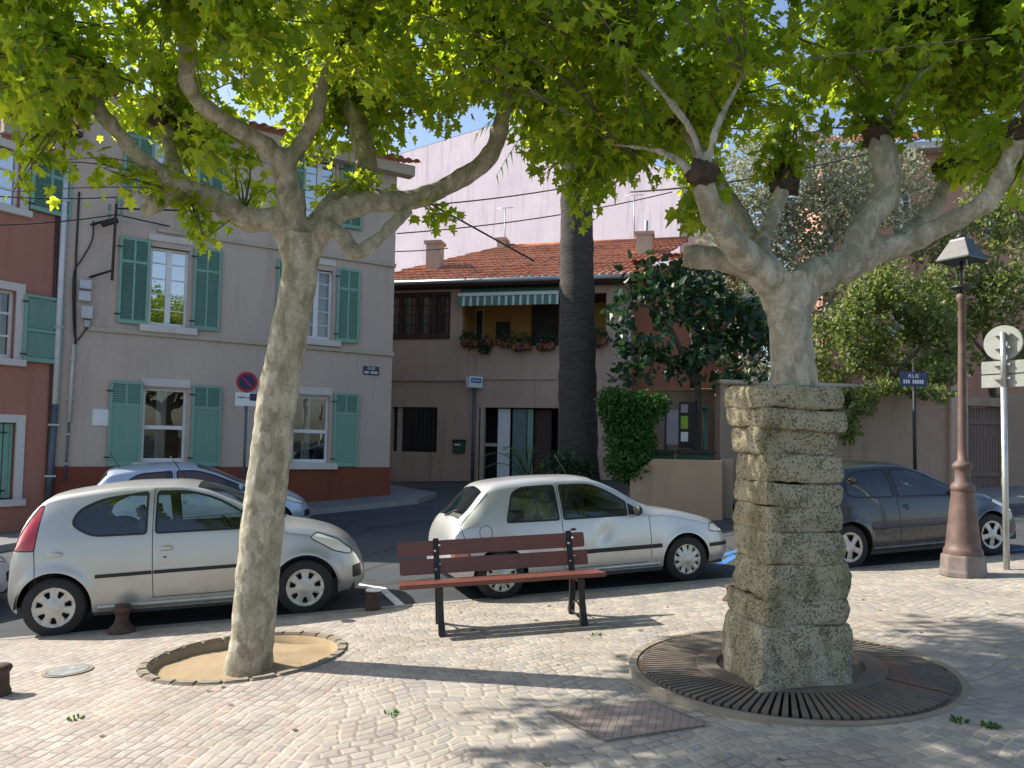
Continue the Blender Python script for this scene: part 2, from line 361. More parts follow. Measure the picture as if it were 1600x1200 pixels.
# ---- paving
def paving():
    t = NT('paving_setts'); c = t.co(); sp = t.n('ShaderNodeSeparateXYZ'); t.lk(c, sp.inputs[0])
    x, y = sp.outputs[0], sp.outputs[1]
    wx = t.math('MULTIPLY', t.math('SUBTRACT', t.noise(c, 0.9, 3), 0.5), 0.22)
    wy = t.math('MULTIPLY', t.math('SUBTRACT', t.noise(t.map(c, loc=(9, 4, 0)), 0.9, 3), 0.5), 0.22)
    # zones: straight courses on the left, scalloped courses in the middle
    bx = t.math('ADD', x, t.math('MULTIPLY', t.math('SUBTRACT', t.noise(c, 0.35, 1), 0.5), 0.5))
    zone = t.math('GREATER_THAN', t.math('ADD', bx, t.math('MULTIPLY', y, 0.12)), -0.55)
    def mixf(a, b): return t.math('ADD', t.math('MULTIPLY', a, t.math('SUBTRACT', 1.0, zone)), t.math('MULTIPLY', b, zone))
    uL = t.math('ADD', t.math('MULTIPLY', x, 0.20), t.math('MULTIPLY', y, 0.98)); vL = t.math('SUBTRACT', t.math('MULTIPLY', x, 0.98), t.math('MULTIPLY', y, 0.20))
    uC = t.math('ADD', t.math('MULTIPLY', x, 0.93), t.math('MULTIPLY', y, 0.36)); vC0 = t.math('SUBTRACT', t.math('MULTIPLY', y, 0.93), t.math('MULTIPLY', x, 0.36))
    sc = t.math('ABSOLUTE', t.math('SINE', t.math('MULTIPLY', uC, 2.3)))
    vC = t.math('ADD', vC0, t.math('MULTIPLY', sc, 0.16))
    jx = t.math('MULTIPLY', t.math('SUBTRACT', t.noise(c, 5.5, 2), 0.5), 0.05); jy = t.math('MULTIPLY', t.math('SUBTRACT', t.noise(t.map(c, loc=(3, 8, 0)), 5.5, 2), 0.5), 0.05)
    u = t.math('ADD', t.math('ADD', mixf(uL, uC), wx), jx); v = t.math('ADD', t.math('ADD', mixf(vL, vC), wy), jy)
    W, H = 0.118, 0.088
    row = t.math('FLOOR', t.math('DIVIDE', v, H)); fv = t.math('FRACT', t.math('DIVIDE', v, H))
    wn = t.n('ShaderNodeTexWhiteNoise', noise_dimensions='1D'); t.lk(row, wn.inputs['W'])
    uu = t.math('ADD', t.math('DIVIDE', u, W), t.math('MULTIPLY', wn.outputs[0], 9.0))
    cc = t.math('FLOOR', uu); fu = t.math('FRACT', uu)
    cb = t.n('ShaderNodeCombineXYZ'); t.lk(cc, cb.inputs[0]); t.lk(row, cb.inputs[1]); t.lk(zone, cb.inputs[2])
    cw = t.n('ShaderNodeTexWhiteNoise', noise_dimensions='3D'); t.lk(cb.outputs[0], cw.inputs['Vector'])
    du = t.math('MULTIPLY', t.math('MINIMUM', fu, t.math('SUBTRACT', 1.0, fu)), W)
    dv = t.math('MULTIPLY', t.math('MINIMUM', fv, t.math('SUBTRACT', 1.0, fv)), H)
    d = t.math('ADD', t.math('MINIMUM', du, dv), t.math('MULTIPLY', t.math('SUBTRACT', t.noise(c, 34, 4, 0.7), 0.5), 0.014))
    stone = t.mr(d, 0.003, 0.011, 0, 1, True)
    colC = t.ramp(cw.outputs[0], [(0.0, (0.36, 0.335, 0.30)), (0.25, (0.43, 0.395, 0.335)), (0.5, (0.34, 0.325, 0.305)), (0.7, (0.47, 0.42, 0.35)), (0.88, (0.39, 0.345, 0.295)), (1.0, (0.30, 0.29, 0.28))], 'CONSTANT')
    colL = t.ramp(cw.outputs[0], [(0.0, (0.42, 0.36, 0.325)), (0.22, (0.48, 0.43, 0.38)), (0.45, (0.37, 0.315, 0.29)), (0.65, (0.44, 0.405, 0.365)), (0.85, (0.44, 0.345, 0.30)), (1.0, (0.34, 0.295, 0.28))], 'CONSTANT')
    zs = t.mr(t.math('ADD', bx, t.math('MULTIPLY', y, 0.12)), -1.3, 0.4, 0, 1, True)
    col = t.mix(zs, colL, colC)
    col = t.mix(t.mr(t.noise(c, 60, 4, 0.7), 0.35, 0.7, 0, 0.35), col, (0.24, 0.22, 0.20))
    col = t.mix(t.mr(t.noise(c, 0.8, 5, 0.65), 0.5, 0.72, 0, 0.3), col, (0.33, 0.27, 0.19))
    mort = t.mix(t.mr(t.noise(c, 3.0, 4), 0.4, 0.62), (0.25, 0.215, 0.18), (0.50, 0.44, 0.345))
    col = t.mix(stone, mort, col); col = t.mix(1.0, col, t.mr(t.noise(t.map(c, loc=(2, 7, 0)), 1.7, 6, 0.7), 0.3, 0.72, 1.0, 0.70), 'MULTIPLY'); col = t.mix(t.mr(t.noise(c, 0.45, 4, 0.6), 0.52, 0.66, 0, 0.35), col, (0.30, 0.25, 0.19))
    h = t.math('ADD', t.math('MULTIPLY', t.mr(d, 0.0, 0.022, 0, 1, True), 1.0), t.math('MULTIPLY', t.noise(c, 45, 4, 0.7), 0.25))
    h = t.math('ADD', h, t.math('MULTIPLY', cw.outputs[0], 0.25))
    t.bsdf(col, 0.82, 0, t.bump(h, 0.55, 0.009), 0.3); M['paving'] = t.m
paving()
def ground_mat(name, c1, c2, c3, sc, bump=0.5):
    t = NT(name); c = t.co()
    b = t.mix(t.mr(t.noise(c, sc, 6, 0.7), 0.35, 0.65), c1, c2)
    b = t.mix(t.mr(t.noise(c, 90, 3, 0.8), 0.5, 0.75, 0, 0.6), b, c3)
    t.bsdf(b, 0.9, 0, t.bump(t.noise(c, 70, 5, 0.8), bump, 0.012), 0.3); M[name] = t.m
def asphalt():
    t = NT('asphalt'); c = t.co(); b = t.mix(t.mr(t.noise(c, 1.1, 6, 0.7), 0.35, 0.65), (0.043, 0.049, 0.058), (0.064, 0.069, 0.078))
    pt = t.n('ShaderNodeSeparateColor'); t.lk(t.voro(t.map(c, (0.35, 0.8, 1), (0, 0, -0.3)), 0.55, 'F1', 'Color'), pt.inputs[0])
    b = t.mix(t.mr(pt.outputs[0], 0.62, 0.64, 0, 0.45), b, (0.035, 0.038, 0.043)); b = t.mix(t.mr(pt.outputs[1], 0.72, 0.74, 0, 0.5), b, (0.085, 0.087, 0.09))
    cr = t.voro(t.vmath('ADD', c, t.vmath('MULTIPLY', t.noise(c, 2, 4, out='Color'), (0.5, 0.5, 0.5))), 0.55, 'DISTANCE_TO_EDGE'); b = t.mix(t.mr(cr, 0.004, 0.014, 0.8, 0), b, (0.015, 0.016, 0.018))
    b = t.mix(t.mr(t.noise(c, 90, 3, 0.8), 0.5, 0.75, 0, 0.6), b, (0.11, 0.11, 0.11)); b = t.mix(t.mr(t.noise(c, 0.8, 3), 0.62, 0.75, 0, 0.7), b, (0.02, 0.021, 0.023))
    t.bsdf(b, 0.85, 0, t.bump(t.noise(c, 70, 5, 0.8), 0.5, 0.012), 0.3); M['asphalt'] = t.m
asphalt()
ground_mat('far_pavement', (0.17, 0.165, 0.165), (0.21, 0.20, 0.195), (0.26, 0.25, 0.24), 1.5)
ground_mat('kerb_stone', (0.27, 0.26, 0.25), (0.33, 0.32, 0.30), (0.4, 0.38, 0.36), 3)
ground_mat('soil', (0.42, 0.315, 0.19), (0.33, 0.245, 0.15), (0.54, 0.42, 0.27), 4, 1.0)
ground_mat('concrete_rim', (0.29, 0.25, 0.19), (0.22, 0.185, 0.14), (0.36, 0.31, 0.24), 5)
def rust_plate():
    t = NT('grate_iron'); c = t.co()
    b = t.mix(t.mr(t.noise(c, 5, 5, 0.65), 0.4, 0.62), (0.125, 0.108, 0.088), (0.19, 0.15, 0.115))
    b = t.mix(t.mr(t.noise(c, 2.2, 3), 0.57, 0.72, 0, 0.55), b, (0.26, 0.115, 0.055))
    t.bsdf(b, 0.72, 0.25, t.bump(t.noise(c, 60, 4), 0.3, 0.006)); M['grate_iron'] = t.m
    t = NT('cover_plate'); c = t.co(); br = t.n('ShaderNodeTexBrick'); t.lk(t.map(c, (1, 1, 1), (0, 0, 0.25)), br.inputs[0])
    br.offset = 0.0; br.inputs['Scale'].default_value = 22; br.inputs['Mortar Size'].default_value = 0.06; br.inputs['Brick Width'].default_value = 1.0; br.inputs['Row Height'].default_value = 0.8
    br.inputs['Color1'].default_value = (0.36, 0.30, 0.265, 1); br.inputs['Color2'].default_value = (0.31, 0.26, 0.23, 1); br.inputs['Mortar'].default_value = (0.16, 0.12, 0.10, 1)
    col = t.mix(t.mr(t.noise(c, 7, 4), 0.45, 0.7, 0, 0.45), br.outputs[0], (0.35, 0.23, 0.17))
    t.bsdf(col, 0.65, 0.3, t.bump(t.math('SUBTRACT', 1.0, br.outputs['Fac']), 0.8, 0.008)); M['cover_plate'] = t.m
rust_plate()
def bark():
    t = NT('plane_bark'); c = t.co(); cs = t.map(c, (1, 1, 0.55)); wn = t.noise(cs, 5, 3, out='Color')
    cw = t.vmath('ADD', cs, t.vmath('MULTIPLY', wn, (0.12, 0.12, 0.12)))
    a = t.noise(cw, 9.5, 6, 0.62); b = t.voro(cw, 19, 'F1', 'Color')
    col = t.ramp(a, [(0.30, (0.21, 0.195, 0.145)), (0.42, (0.28, 0.26, 0.195)), (0.52, (0.37, 0.345, 0.265)), (0.60, (0.45, 0.42, 0.335)), (0.72, (0.52, 0.49, 0.405))])
    sx = t.n('ShaderNodeSeparateColor'); t.lk(b, sx.inputs[0])
    col = t.mix(t.mr(sx.outputs[0], 0.62, 0.68, 0, 0.5), col, (0.22, 0.205, 0.14)); col = t.mix(t.mr(sx.outputs[1], 0.72, 0.76, 0, 0.5), col, (0.47, 0.44, 0.35))
    col = t.mix(t.mr(t.noise(c, 40, 4, 0.7), 0.45, 0.75, 0, 0.5), col, (0.13, 0.105, 0.07))
    h = t.math('ADD', t.math('MULTIPLY', sx.outputs[0], 0.4), t.noise(cw, 22, 5, 0.7))
    t.bsdf(col, 0.85, 0, t.bump(h, 0.7, 0.015), 0.2); M['bark'] = t.m
    t = NT('knuckle_bark'); c = t.co(); a = t.noise(c, 18, 5, 0.7)
    t.bsdf(t.mix(t.mr(a, 0.35, 0.65), (0.035, 0.024, 0.018), (0.085, 0.058, 0.042)), 0.95, 0, t.bump(a, 1.0, 0.03)); M['knuckle'] = t.m
    t = NT('palm_bark'); c = t.co(); a = t.noise(t.map(c, (5, 5, 13)), 1.7, 6, 0.75); w = t.noise(t.map(c, (2.5, 2.5, 24)), 0.9, 5, 0.7)
    t.bsdf(t.mix(t.mr(t.math('MULTIPLY', t.math('ADD', a, w), 0.5), 0.38, 0.6), (0.028, 0.025, 0.024), (0.075, 0.066, 0.058)), 0.95, 0, t.bump(w, 0.9, 0.03)); M['palm_bark'] = t.m
    M['branch_grey'] = simple('branch_grey', (0.12, 0.10, 0.085), 0.9, 0, 0.3, 8, 0.4, 30)
bark()
def leafmat(name, c1, c2, tr1, tr2, tw=0.5, rough=0.5):
    t = NT(name); gm = t.n('ShaderNodeNewGeometry'); ri = gm.outputs['Random Per Island']
    a = t.ramp(ri, [(0.0, c1), (0.6, tuple((p+q)/2 for p, q in zip(c1, c2))), (1.0, c2)])
    tr = t.ramp(ri, [(0.0, tr1), (1.0, tr2)])
    p = t.n('ShaderNodeBsdfPrincipled'); t.lk(a, p.inputs['Base Color']); p.inputs['Roughness'].default_value = rough
    q = t.n('ShaderNodeBsdfTranslucent'); t.lk(tr, q.inputs[0])
    mx = t.n('ShaderNodeMixShader'); mx.inputs[0].default_value = tw
    t.lk(p.outputs[0], mx.inputs[1]); t.lk(q.outputs[0], mx.inputs[2]); t.lk(mx.outputs[0], t.out.inputs[0]); M[name] = t.m
leafmat('plane_leaf', (0.06, 0.125, 0.014), (0.125, 0.19, 0.022), (0.38, 0.56, 0.02), (0.70, 0.78, 0.04), 0.64)
leafmat('dark_leaf', (0.014, 0.045, 0.022), (0.03, 0.075, 0.03), (0.03, 0.09, 0.02), (0.06, 0.13, 0.03), 0.3, 0.4)
leafmat('hedge_leaf', (0.02, 0.085, 0.012), (0.045, 0.14, 0.02), (0.05, 0.2, 0.01), (0.09, 0.26, 0.02), 0.35)
leafmat('silver_leaf', (0.20, 0.22, 0.13), (0.42, 0.40, 0.31), (0.24, 0.3, 0.12), (0.34, 0.36, 0.2), 0.35)
leafmat('olive_leaf', (0.08, 0.12, 0.035), (0.22, 0.24, 0.09), (0.22, 0.3, 0.05), (0.34, 0.40, 0.08), 0.45)
leafmat('twig_leaf', (0.10, 0.085, 0.05), (0.20, 0.15, 0.10), (0.16, 0.14, 0.06), (0.22, 0.18, 0.1), 0.3)
def stone_mat():
    t = NT('pillar_stone'); c = t.co()
    b = t.mix(t.mr(t.noise(c, 3, 5, 0.6), 0.35, 0.65), (0.42, 0.375, 0.265), (0.31, 0.275, 0.18))
    b = t.mix(t.mr(t.noise(t.map(c, (3, 3, 1)), 2.2, 4, 0.6), 0.5, 0.68, 0, 0.6), b, (0.18, 0.155, 0.06))
    pit = t.math('MULTIPLY', t.noise(c, 75, 3, 0.6), t.mr(t.noise(c, 8, 3), 0.3, 0.7, 0.85, 1.2)); pit = t.mr(pit, 0.36, 0.46, 0, 0.3); b = t.mix(t.mr(pit, 0.0, 0.3, 0.55, 0), b, (0.08, 0.07, 0.042))
    b = t.mix(t.mr(t.noise(c, 30, 4, 0.7), 0.55, 0.75, 0, 0.7), b, (0.10, 0.085, 0.05))
    z = t.n('ShaderNodeSeparateXYZ'); t.lk(c, z.inputs[0])
    sunlit = t.math('MULTIPLY', t.mr(z.outputs[2], 0.55, 0.0), t.mr(t.noise(t.map(c, (4, 4, 1.4)), 2.2, 4), 0.52, 0.66, 0, 0.7))  # pale patches low down paint sunlight onto the foot of the pillar
    b = t.mix(sunlit, b, (0.50, 0.47, 0.40))
    h = t.math('ADD', t.math('MULTIPLY', t.mr(pit, 0.0, 0.3), 0.6), t.noise(c, 14, 6, 0.7))
    t.bsdf(b, 0.92, 0, t.bump(h, 1.0, 0.018), 0.2); M['pillar_stone'] = t.m
stone_mat()
def tile_mat():
    t = NT('roof_tile'); c = t.co(); cl = t.voro(t.map(c, (5, 5, 3)), 1.0, 'F1', 'Color'); s = t.n('ShaderNodeSeparateColor'); t.lk(cl, s.inputs[0])
    b = t.ramp(s.outputs[0], [(0, (0.40, 0.15, 0.08)), (0.5, (0.48, 0.22, 0.13)), (1, (0.34, 0.14, 0.09))])
    b = t.mix(t.mr(t.noise(c, 1.6, 5, 0.7), 0.45, 0.7, 0, 0.6), b, (0.26, 0.14, 0.085))
    t.bsdf(b, 0.85, 0, t.bump(t.noise(c, 25, 4), 0.3, 0.01)); M['roof_tile'] = t.m
    t = NT('brick_panel'); c = t.co(); br = t.n('ShaderNodeTexBrick'); t.lk(t.map(c, (1, 1, 1), (math.pi/2, 0, 0)), br.inputs[0]); br.inputs['Scale'].default_value = 5
    br.inputs['Color1'].default_value = (0.36, 0.2, 0.14, 1); br.inputs['Color2'].default_value = (0.30, 0.21, 0.16, 1); br.inputs['Mortar'].default_value = (0.40, 0.31, 0.25, 1); br.inputs['Mortar Size'].default_value = 0.03
    t.bsdf(t.mix(t.mr(t.noise(c, 2.5, 4), 0.4, 0.6, 0, 0.6), br.outputs[0], (0.37, 0.28, 0.21)), 0.9, 0, t.bump(br.outputs['Fac'], -0.4, 0.01)); M['brick_panel'] = t.m
tile_mat()
# ------------------------------------------------------------------ sky and sun
w = D.worlds.new('World'); SC.world = w; w.use_nodes = True
SUN_EL = math.radians(39); SUN_TO = V((-0.96, 0.28, 0))
bg = w.node_tree.nodes['Background']; sk = w.node_tree.nodes.new('ShaderNodeTexSky'); sk.sky_type = 'NISHITA'; sk.sun_disc = False
sk.sun_elevation = SUN_EL; sk.sun_rotation = math.atan2(SUN_TO.x, SUN_TO.y); sk.altitude = 50
sk.air_density = 1.0; sk.dust_density = 1.6; sk.ozone_density = 1.0
w.node_tree.links.new(sk.outputs[0], bg.inputs[0]); bg.inputs[1].default_value = 0.132
sl = D.lights.new('sun', 'SUN'); so = D.objects.new('sun', sl); COL.objects.link(so)
sl.energy = 5.0; sl.angle = math.radians(0.53); sl.color = (1, 0.93, 0.82)
sdir = V((SUN_TO.x*math.cos(SUN_EL), SUN_TO.y*math.cos(SUN_EL), math.sin(SUN_EL)))
so.rotation_euler = sdir.to_track_quat('Z', 'Y').to_euler()
SC.view_settings.view_transform = 'Standard'; SC.view_settings.look = 'None'; SC.view_settings.exposure = 0.78
SC.render.engine = 'CYCLES'; SC.cycles.max_bounces = 8; SC.cycles.transparent_max_bounces = 12; SC.cycles.diffuse_bounces = 4
SC.cycles.use_denoising = True
# ------------------------------------------------------------------ ground, plaza, street
PIT = G(385, 1028); PIT_R = 0.76
GR = G(1232, 1052); GR_R = 1.17
E0 = G(0, 1001); E1 = G(1400, 884)
def edge_y(x): return E0.y + (E1.y-E0.y)*(x-E0.x)/(E1.x-E0.x)
def circ(c, r, n=64): return [(c.x+r*math.cos(2*math.pi*k/n), c.y+r*math.sin(2*math.pi*k/n)) for k in range(n)]
def frange(a, b, n): return [a+(b-a)*i/(n-1) for i in range(n)]
def sheet(name, mat, loops, holes, zf, step, kind='structure', xr=None):
    outer = densify(loops[0], step); hs = [h for h in holes]
    xs = [p[0] for p in outer]; ys = [p[1] for p in outer]; st = []
    x = min(xs)+step*0.5
    while x < max(xs):
        y = min(ys)+step*0.5
        while y < max(ys):
            if inpoly(x, y, loops[0]) and not any(inpoly(x, y, h) for h in hs): st.append((x, y))
            y += step
        x += step
    vs, fs = cdt([outer]+hs, st); mb = MB(); keep = []
    for f in fs:
        cx = sum(vs[i][0] for i in f)/len(f); cy = sum(vs[i][1] for i in f)/len(f)
        if inpoly(cx, cy, loops[0]) and not any(inpoly(cx, cy, h) for h in hs):
            a = sum((vs[f[i]][0]*vs[f[(i+1) % len(f)]][1]-vs[f[(i+1) % len(f)]][0]*vs[f[i]][1]) for i in range(len(f)))
            keep.append(f if a > 0 else f[::-1])
    mb.add([(p[0], p[1], zf(p[0], p[1])) for p in vs], keep)
    return mb.build(name, mat, None, True, kind=kind)
# base sheet to the horizon: fine near the camera, coarse far away
xs = [-400, -150, -70, -40]+[-26+1.0*i for i in range(53)]+[40, 70, 150, 400]
ys = [-60, -20, -8]+[-4+1.0*i for i in range(44)]+[48, 60, 90, 150, 400]
mb = MB(); nx = len(xs)
mb.add([(x, y, g(max(-26, min(26, x)), max(-8, min(45, y)))-(0.15 if y < edge_y(x)-0.8 else 0.0)) for y in ys for x in xs],
       [(j*nx+i, j*nx+i+1, (j+1)*nx+i+1, (j+1)*nx+i) for j in range(len(ys)-1) for i in range(nx-1)])
mb.build('road', M['asphalt'], None, True, kind='structure')
poly = [(-14, -4.0), (16, -4.0)]+[(x, edge_y(x)) for x in frange(16, -14, 12)]
sheet('plaza_paving', M['paving'], [poly], [circ(PIT, PIT_R), circ(GR, GR_R-.055)], lambda x, y: g(x, y)+0.02, 0.45)
mb = MB(); X = frange(-14, 16, 61)
for a, b in zip(X[:-1], X[1:]):
    for o0, o1, z in ((-0.10, 0.0, 0.024),):
        mb.quad(gp(a, edge_y(a)+o0, z), gp(b-0.01, edge_y(b)+o0, z), gp(b-0.01, edge_y(b)+o1, z), gp(a, edge_y(a)+o1, z))
    mb.quad(gp(a, edge_y(a), 0.024), gp(b-0.01, edge_y(b), 0.024), gp(b-0.01, edge_y(b), -0.06), gp(a, edge_y(a), -0.06))
mb.build('plaza_kerb', M['kerb_stone'], None, kind='structure')
def strip(name, mat, pts, dz=0.006):
    mb = MB(); mb.add([gp(p[0], p[1], dz) for p in pts], [tuple(range(len(pts)))]); return mb.build(name, mat, None, kind='structure')
def mark(name, mat, pxs, wid):
    a, b = G(*pxs[0]), G(*pxs[1]); n = 8; dr = (b-a); dr.z = 0; dr.normalize(); s = V((-dr.y, dr.x, 0))*wid/2
    mb = MB()
    for i in range(n):
        p, q = a+(b-a)*(i/n), a+(b-a)*((i+1)/n)
        mb.quad(gp(p.x-s.x, p.y-s.y, .006), gp(q.x-s.x, q.y-s.y, .006), gp(q.x+s.x, q.y+s.y, .006), gp(p.x+s.x, p.y+s.y, .006))
    return mb.build(name, mat, None, kind='structure')
mark('bay_marking', M['marking_white'], [(596, 919), (632, 952)], 0.10)
mark('bay_marking', M['marking_white'], [(596, 919), (470, 897)], 0.08)
mark('bay_marking', M['marking_blue'], [(1150, 868), (1122, 884)], 0.12)
mark('bay_marking', M['marking_blue'], [(1575, 862), (1640, 853)], 0.12)
mark('bay_marking', M['marking_blue'], [(1118, 872), (1160, 858)], 0.10)
def ring(mb, c, r0, r1, z0, z1, n=96, zf=lambda a: 0):
    vs = []; fs = []
    for k in range(n):
        a = 2*math.pi*k/n; ca, sa = math.cos(a), math.sin(a)
        for r, z in ((r0, z0), (r0, z1), (r1, z1), (r1, z0)):
            x, y = c.x+r*ca, c.y+r*sa; vs.append(gp(x, y, z+zf(a)))
    for k in range(n):
        b, e = k*4, ((k+1) % n)*4
        for q in range(4): fs.append((b+q, e+q, e+(q+1) % 4, b+(q+1) % 4))
    mb.add(vs, [f[::-1] for f in fs])
# ------------------------------------------------------------------ tree pit
t = thing('tree_pit', gp(PIT.x, PIT.y), 'round tree pit of bare sandy soil with a thin stone edging', 'tree pit')
mb = MB(); n = 48
rr = [0.0, 0.25, 0.5, 0.78]
vs = []; fs = []
for j, r in enumerate(rr):
    for k in range(n):
        a = 2*math.pi*k/n; x, y = PIT.x+r*math.cos(a), PIT.y+r*math.sin(a)
        vs.append((x, y, g(x, y)-0.055+0.045*(noise.noise(V((x*2.5, y*2.5, 0))))+0.06*max(0, 1-r/0.5)))
for j in range(3):
    for k in range(n): fs.append((j*n+k, j*n+(k+1) % n, (j+1)*n+(k+1) % n, (j+1)*n+k)[::-1])
mb.add(vs, fs); ring(mb, PIT, PIT_R-.012, PIT_R+.03, -.25, .012, 48); o = mb.build('soil', M['soil'], t, True); 
mb = MB(); ns = 26
for k in range(ns):
    a0 = 2*math.pi*k/ns+0.007; a1 = 2*math.pi*(k+1)/ns-0.007
    P = []
    for a in (a0, (a0+a1)/2, a1):
        for r, z in ((PIT_R, -0.04), (PIT_R, 0.04), (PIT_R+0.085, 0.04), (PIT_R+0.085, -0.05)):
            x, y = PIT.x+r*math.cos(a), PIT.y+r*math.sin(a); P.append(gp(x, y, z+RN.uniform(-.006, .006)))
    f = []
    for s in (0, 4):
        for q in range(4): f.append((s+q, s+(q+1) % 4, s+4+(q+1) % 4, s+4+q)[::-1])
    f += [(0, 1, 2, 3), (11, 10, 9, 8)]
    mb.add(P, f)
mb.build('edging', M['concrete_rim'], t, bevel=0.012)
# ------------------------------------------------------------------ tree grate
t = thing('tree_grate', gp(GR.x, GR.y), 'large round iron tree grate with radial slots around the stone pillar', 'tree grate')
tilt = lambda a: 0.018+0.03*math.cos(a-2.6)
mb = MB(); ring(mb, GR, GR_R-0.10, GR_R-0.045, -0.2, 0.03, zf=tilt); mb.build('concrete_rim', M['concrete_rim'], t)
mb = MB(); ring(mb, GR, GR_R-0.145, GR_R-0.095, -0.05, 0.02, zf=tilt); ring(mb, GR, 0.50, 0.64, 0.0, 0.03, zf=lambda a: 0.045); mb.build('frame_ring', M['grate_iron'], t)
mb = MB(); nb = 112
for k in range(nb):
    a = 2*math.pi*(k+.5)/nb
    if abs(math.sin((a+0.70)))*0.9 < 0.018: continue
    ca, sa = math.cos(a), math.sin(a); h = 0.0185
    def pt(r, s, z): x, y = GR.x+r*ca-s*sa, GR.y+r*sa+s*ca; return gp(x, y, z)
    z1, z2 = 0.045, 0.030+tilt(a)-0.012
    r0, r1 = 0.63, GR_R-0.14
    P = [pt(r0, -h*.55, z1-.03), pt(r1, -h, z2-.03), pt(r1, h, z2-.03), pt(r0, h*.55, z1-.03), pt(r0, -h*.55, z1+.02), pt(r1, -h, z2+.02), pt(r1, h, z2+.02), pt(r0, h*.55, z1+.02)]
    mb.add(P, [(0, 3, 2, 1), (4, 5, 6, 7), (0, 1, 5, 4), (1, 2, 6, 5), (2, 3, 7, 6), (3, 0, 4, 7)])
mb.build('slotted_plate', M['grate_iron'], t)
mb = MB(); mb.add([gp(x, y, -0.12) for x, y in circ(GR, GR_R, 48)], [tuple(range(48))]); mb.build('dirt', M['soil'], t)
mb = MB(); mb.add([gp(x, y, 0.045) for x, y in circ(GR, 0.5, 48)], [tuple(range(48))]); mb.build('collar_plate', M['grate_iron'], t)
# ------------------------------------------------------------------ covers in the paving
cpx = [(852, 1118), (1010, 1098), (1112, 1140), (945, 1166)]
P = [G(*p) for p in cpx]; c = sum(P, V())/4
t = thing('drain_cover', gp(c.x, c.y), 'square rusty cast iron cover with a studded tread set in the paving', 'manhole cover')
mb = MB(); I = [c+(p-c)*0.93 for p in P]; up = V((0, 0, 1))
mb.add([gp(p.x, p.y, 0.03) for p in I]+[gp(p.x, p.y, 0.0) for p in I], [(0, 3, 2, 1), (0, 1, 5, 4), (1, 2, 6, 5), (2, 3, 7, 6), (3, 0, 4, 7)]); mb.build('cover', M['cover_plate'], t)
mb = MB()
for i in range(4):
    a, b, cc, d = P[i], P[(i+1) % 4], I[(i+1) % 4], I[i]; d = c+(P[i]-c)*.945; cc = c+(P[(i+1) % 4]-c)*.945
    mb.quad(*[gp(p.x, p.y, 0.034) for p in (d, cc, b, a)])
mb.build('frame', M['concrete_rim'], t)
c = G(106, 1053)
t = thing('valve_cover', gp(c.x, c.y), 'small pale round metal cover in the pinkish paving', 'manhole cover')
mb = MB(); mb.add([gp(x, y, 0.032) for x, y in circ(c, 0.15, 32)], [tuple(range(32))]); mb.build('cover', M['galvanised'], t)
mb = MB(); ring(mb, c, 0.155, 0.185, 0.0, 0.03, 32); mb.build('frame_ring', M['concrete_rim'], t)
# ------------------------------------------------------------------ bollards
def bollard(px, py, s, white, label, iron_cap=False):
    c = G(px, py, 0.02); t = thing('bollard', c, label, 'bollard', 'low bollards along the parking edge')
    mb = MB(); pr = [(0.125, -0.05), (0.125, 0.02), (0.115, 0.04), (0.07, 0.09), (0.058, 0.14), (0.066, 0.19), (0.085, 0.205), (0.088, 0.23), (0.075, 0.245)] if not white else [(0.09, -0.05), (0.088, 0.03), (0.075, 0.06), (0.07, 0.16), (0.085, 0.185), (0.09, 0.20)]
    mb.lathe([(r*s, h*s) for r, h in pr], c, 20); mb.build('post', M['rust_iron'], t, True)
    mb = MB(); top = pr[-1]
    mb.lathe([(top[0]*s*0.98, (top[1]+0.001)*s), (top[0]*s*0.9, (top[1]+0.018)*s), (top[0]*0.4*s, (top[1]+0.026)*s)], c, 20)
    mb.build('cap', M['white_paint'] if white and not iron_cap else M['rust_iron'], t, True)
bollard(190, 988, 1.05, False, 'dark brown flared bollard in front of the champagne car')
bollard(583, 952, 1.0, True, 'brown bollard with a white cap beside the white bay line')
bollard(-4, 1086, 1.0, True, 'dark flat topped bollard cut by the left edge of the picture', True)
bollard(1141, 938, .62, False, 'rusty orange bollard peeping out behind the stone pillar')
# ------------------------------------------------------------------ bench
fl, fr = G(690, 993, .02), G(912, 976, .02); rl = G(655, 977, .02)
ex = (fr-fl).normalized(); ez = V((0, 0, 1)); ey = ez.cross(ex).normalized(); ez = ex.cross(ey)
span = (fr-fl).length; mid = (fl+fr)/2
t = thing('park_bench', mid, 'red brown slatted park bench on black cast iron legs', 'bench', rot=Matrix((ex, ey, ez)).transposed())
def plank(name, x0, x1, y, z, dy, dz, ang, par):
    mb = MB(); c_, s_ = math.cos(ang), math.sin(ang)
    mb.box(((x0+x1)/2, y, z), V(((x1-x0)/2, 0, 0)), V((0, c_*dy/2, -s_*dy/2)), V((0, s_*dz/2, c_*dz/2)))
    return mb.build(name, M['bench_wood'], par, True, bevel=0.009, local=True)
SX0, SX1 = -1.03, 0.90
for i in range(3): plank('seat_slat', SX0+0.0, SX1, 0.035+0.15*i, 0.452-0.012*i, 0.135, 0.038, 0.05, t)
BX0, BX1 = -1.02, 0.84
plank('back_slat', BX0, BX1, 0.462, 0.555, 0.034, 0.145, 0.20, t)
plank('back_slat', BX0-0.02, BX1-0.02, 0.500, 0.725, 0.034, 0.145, 0.20, t)
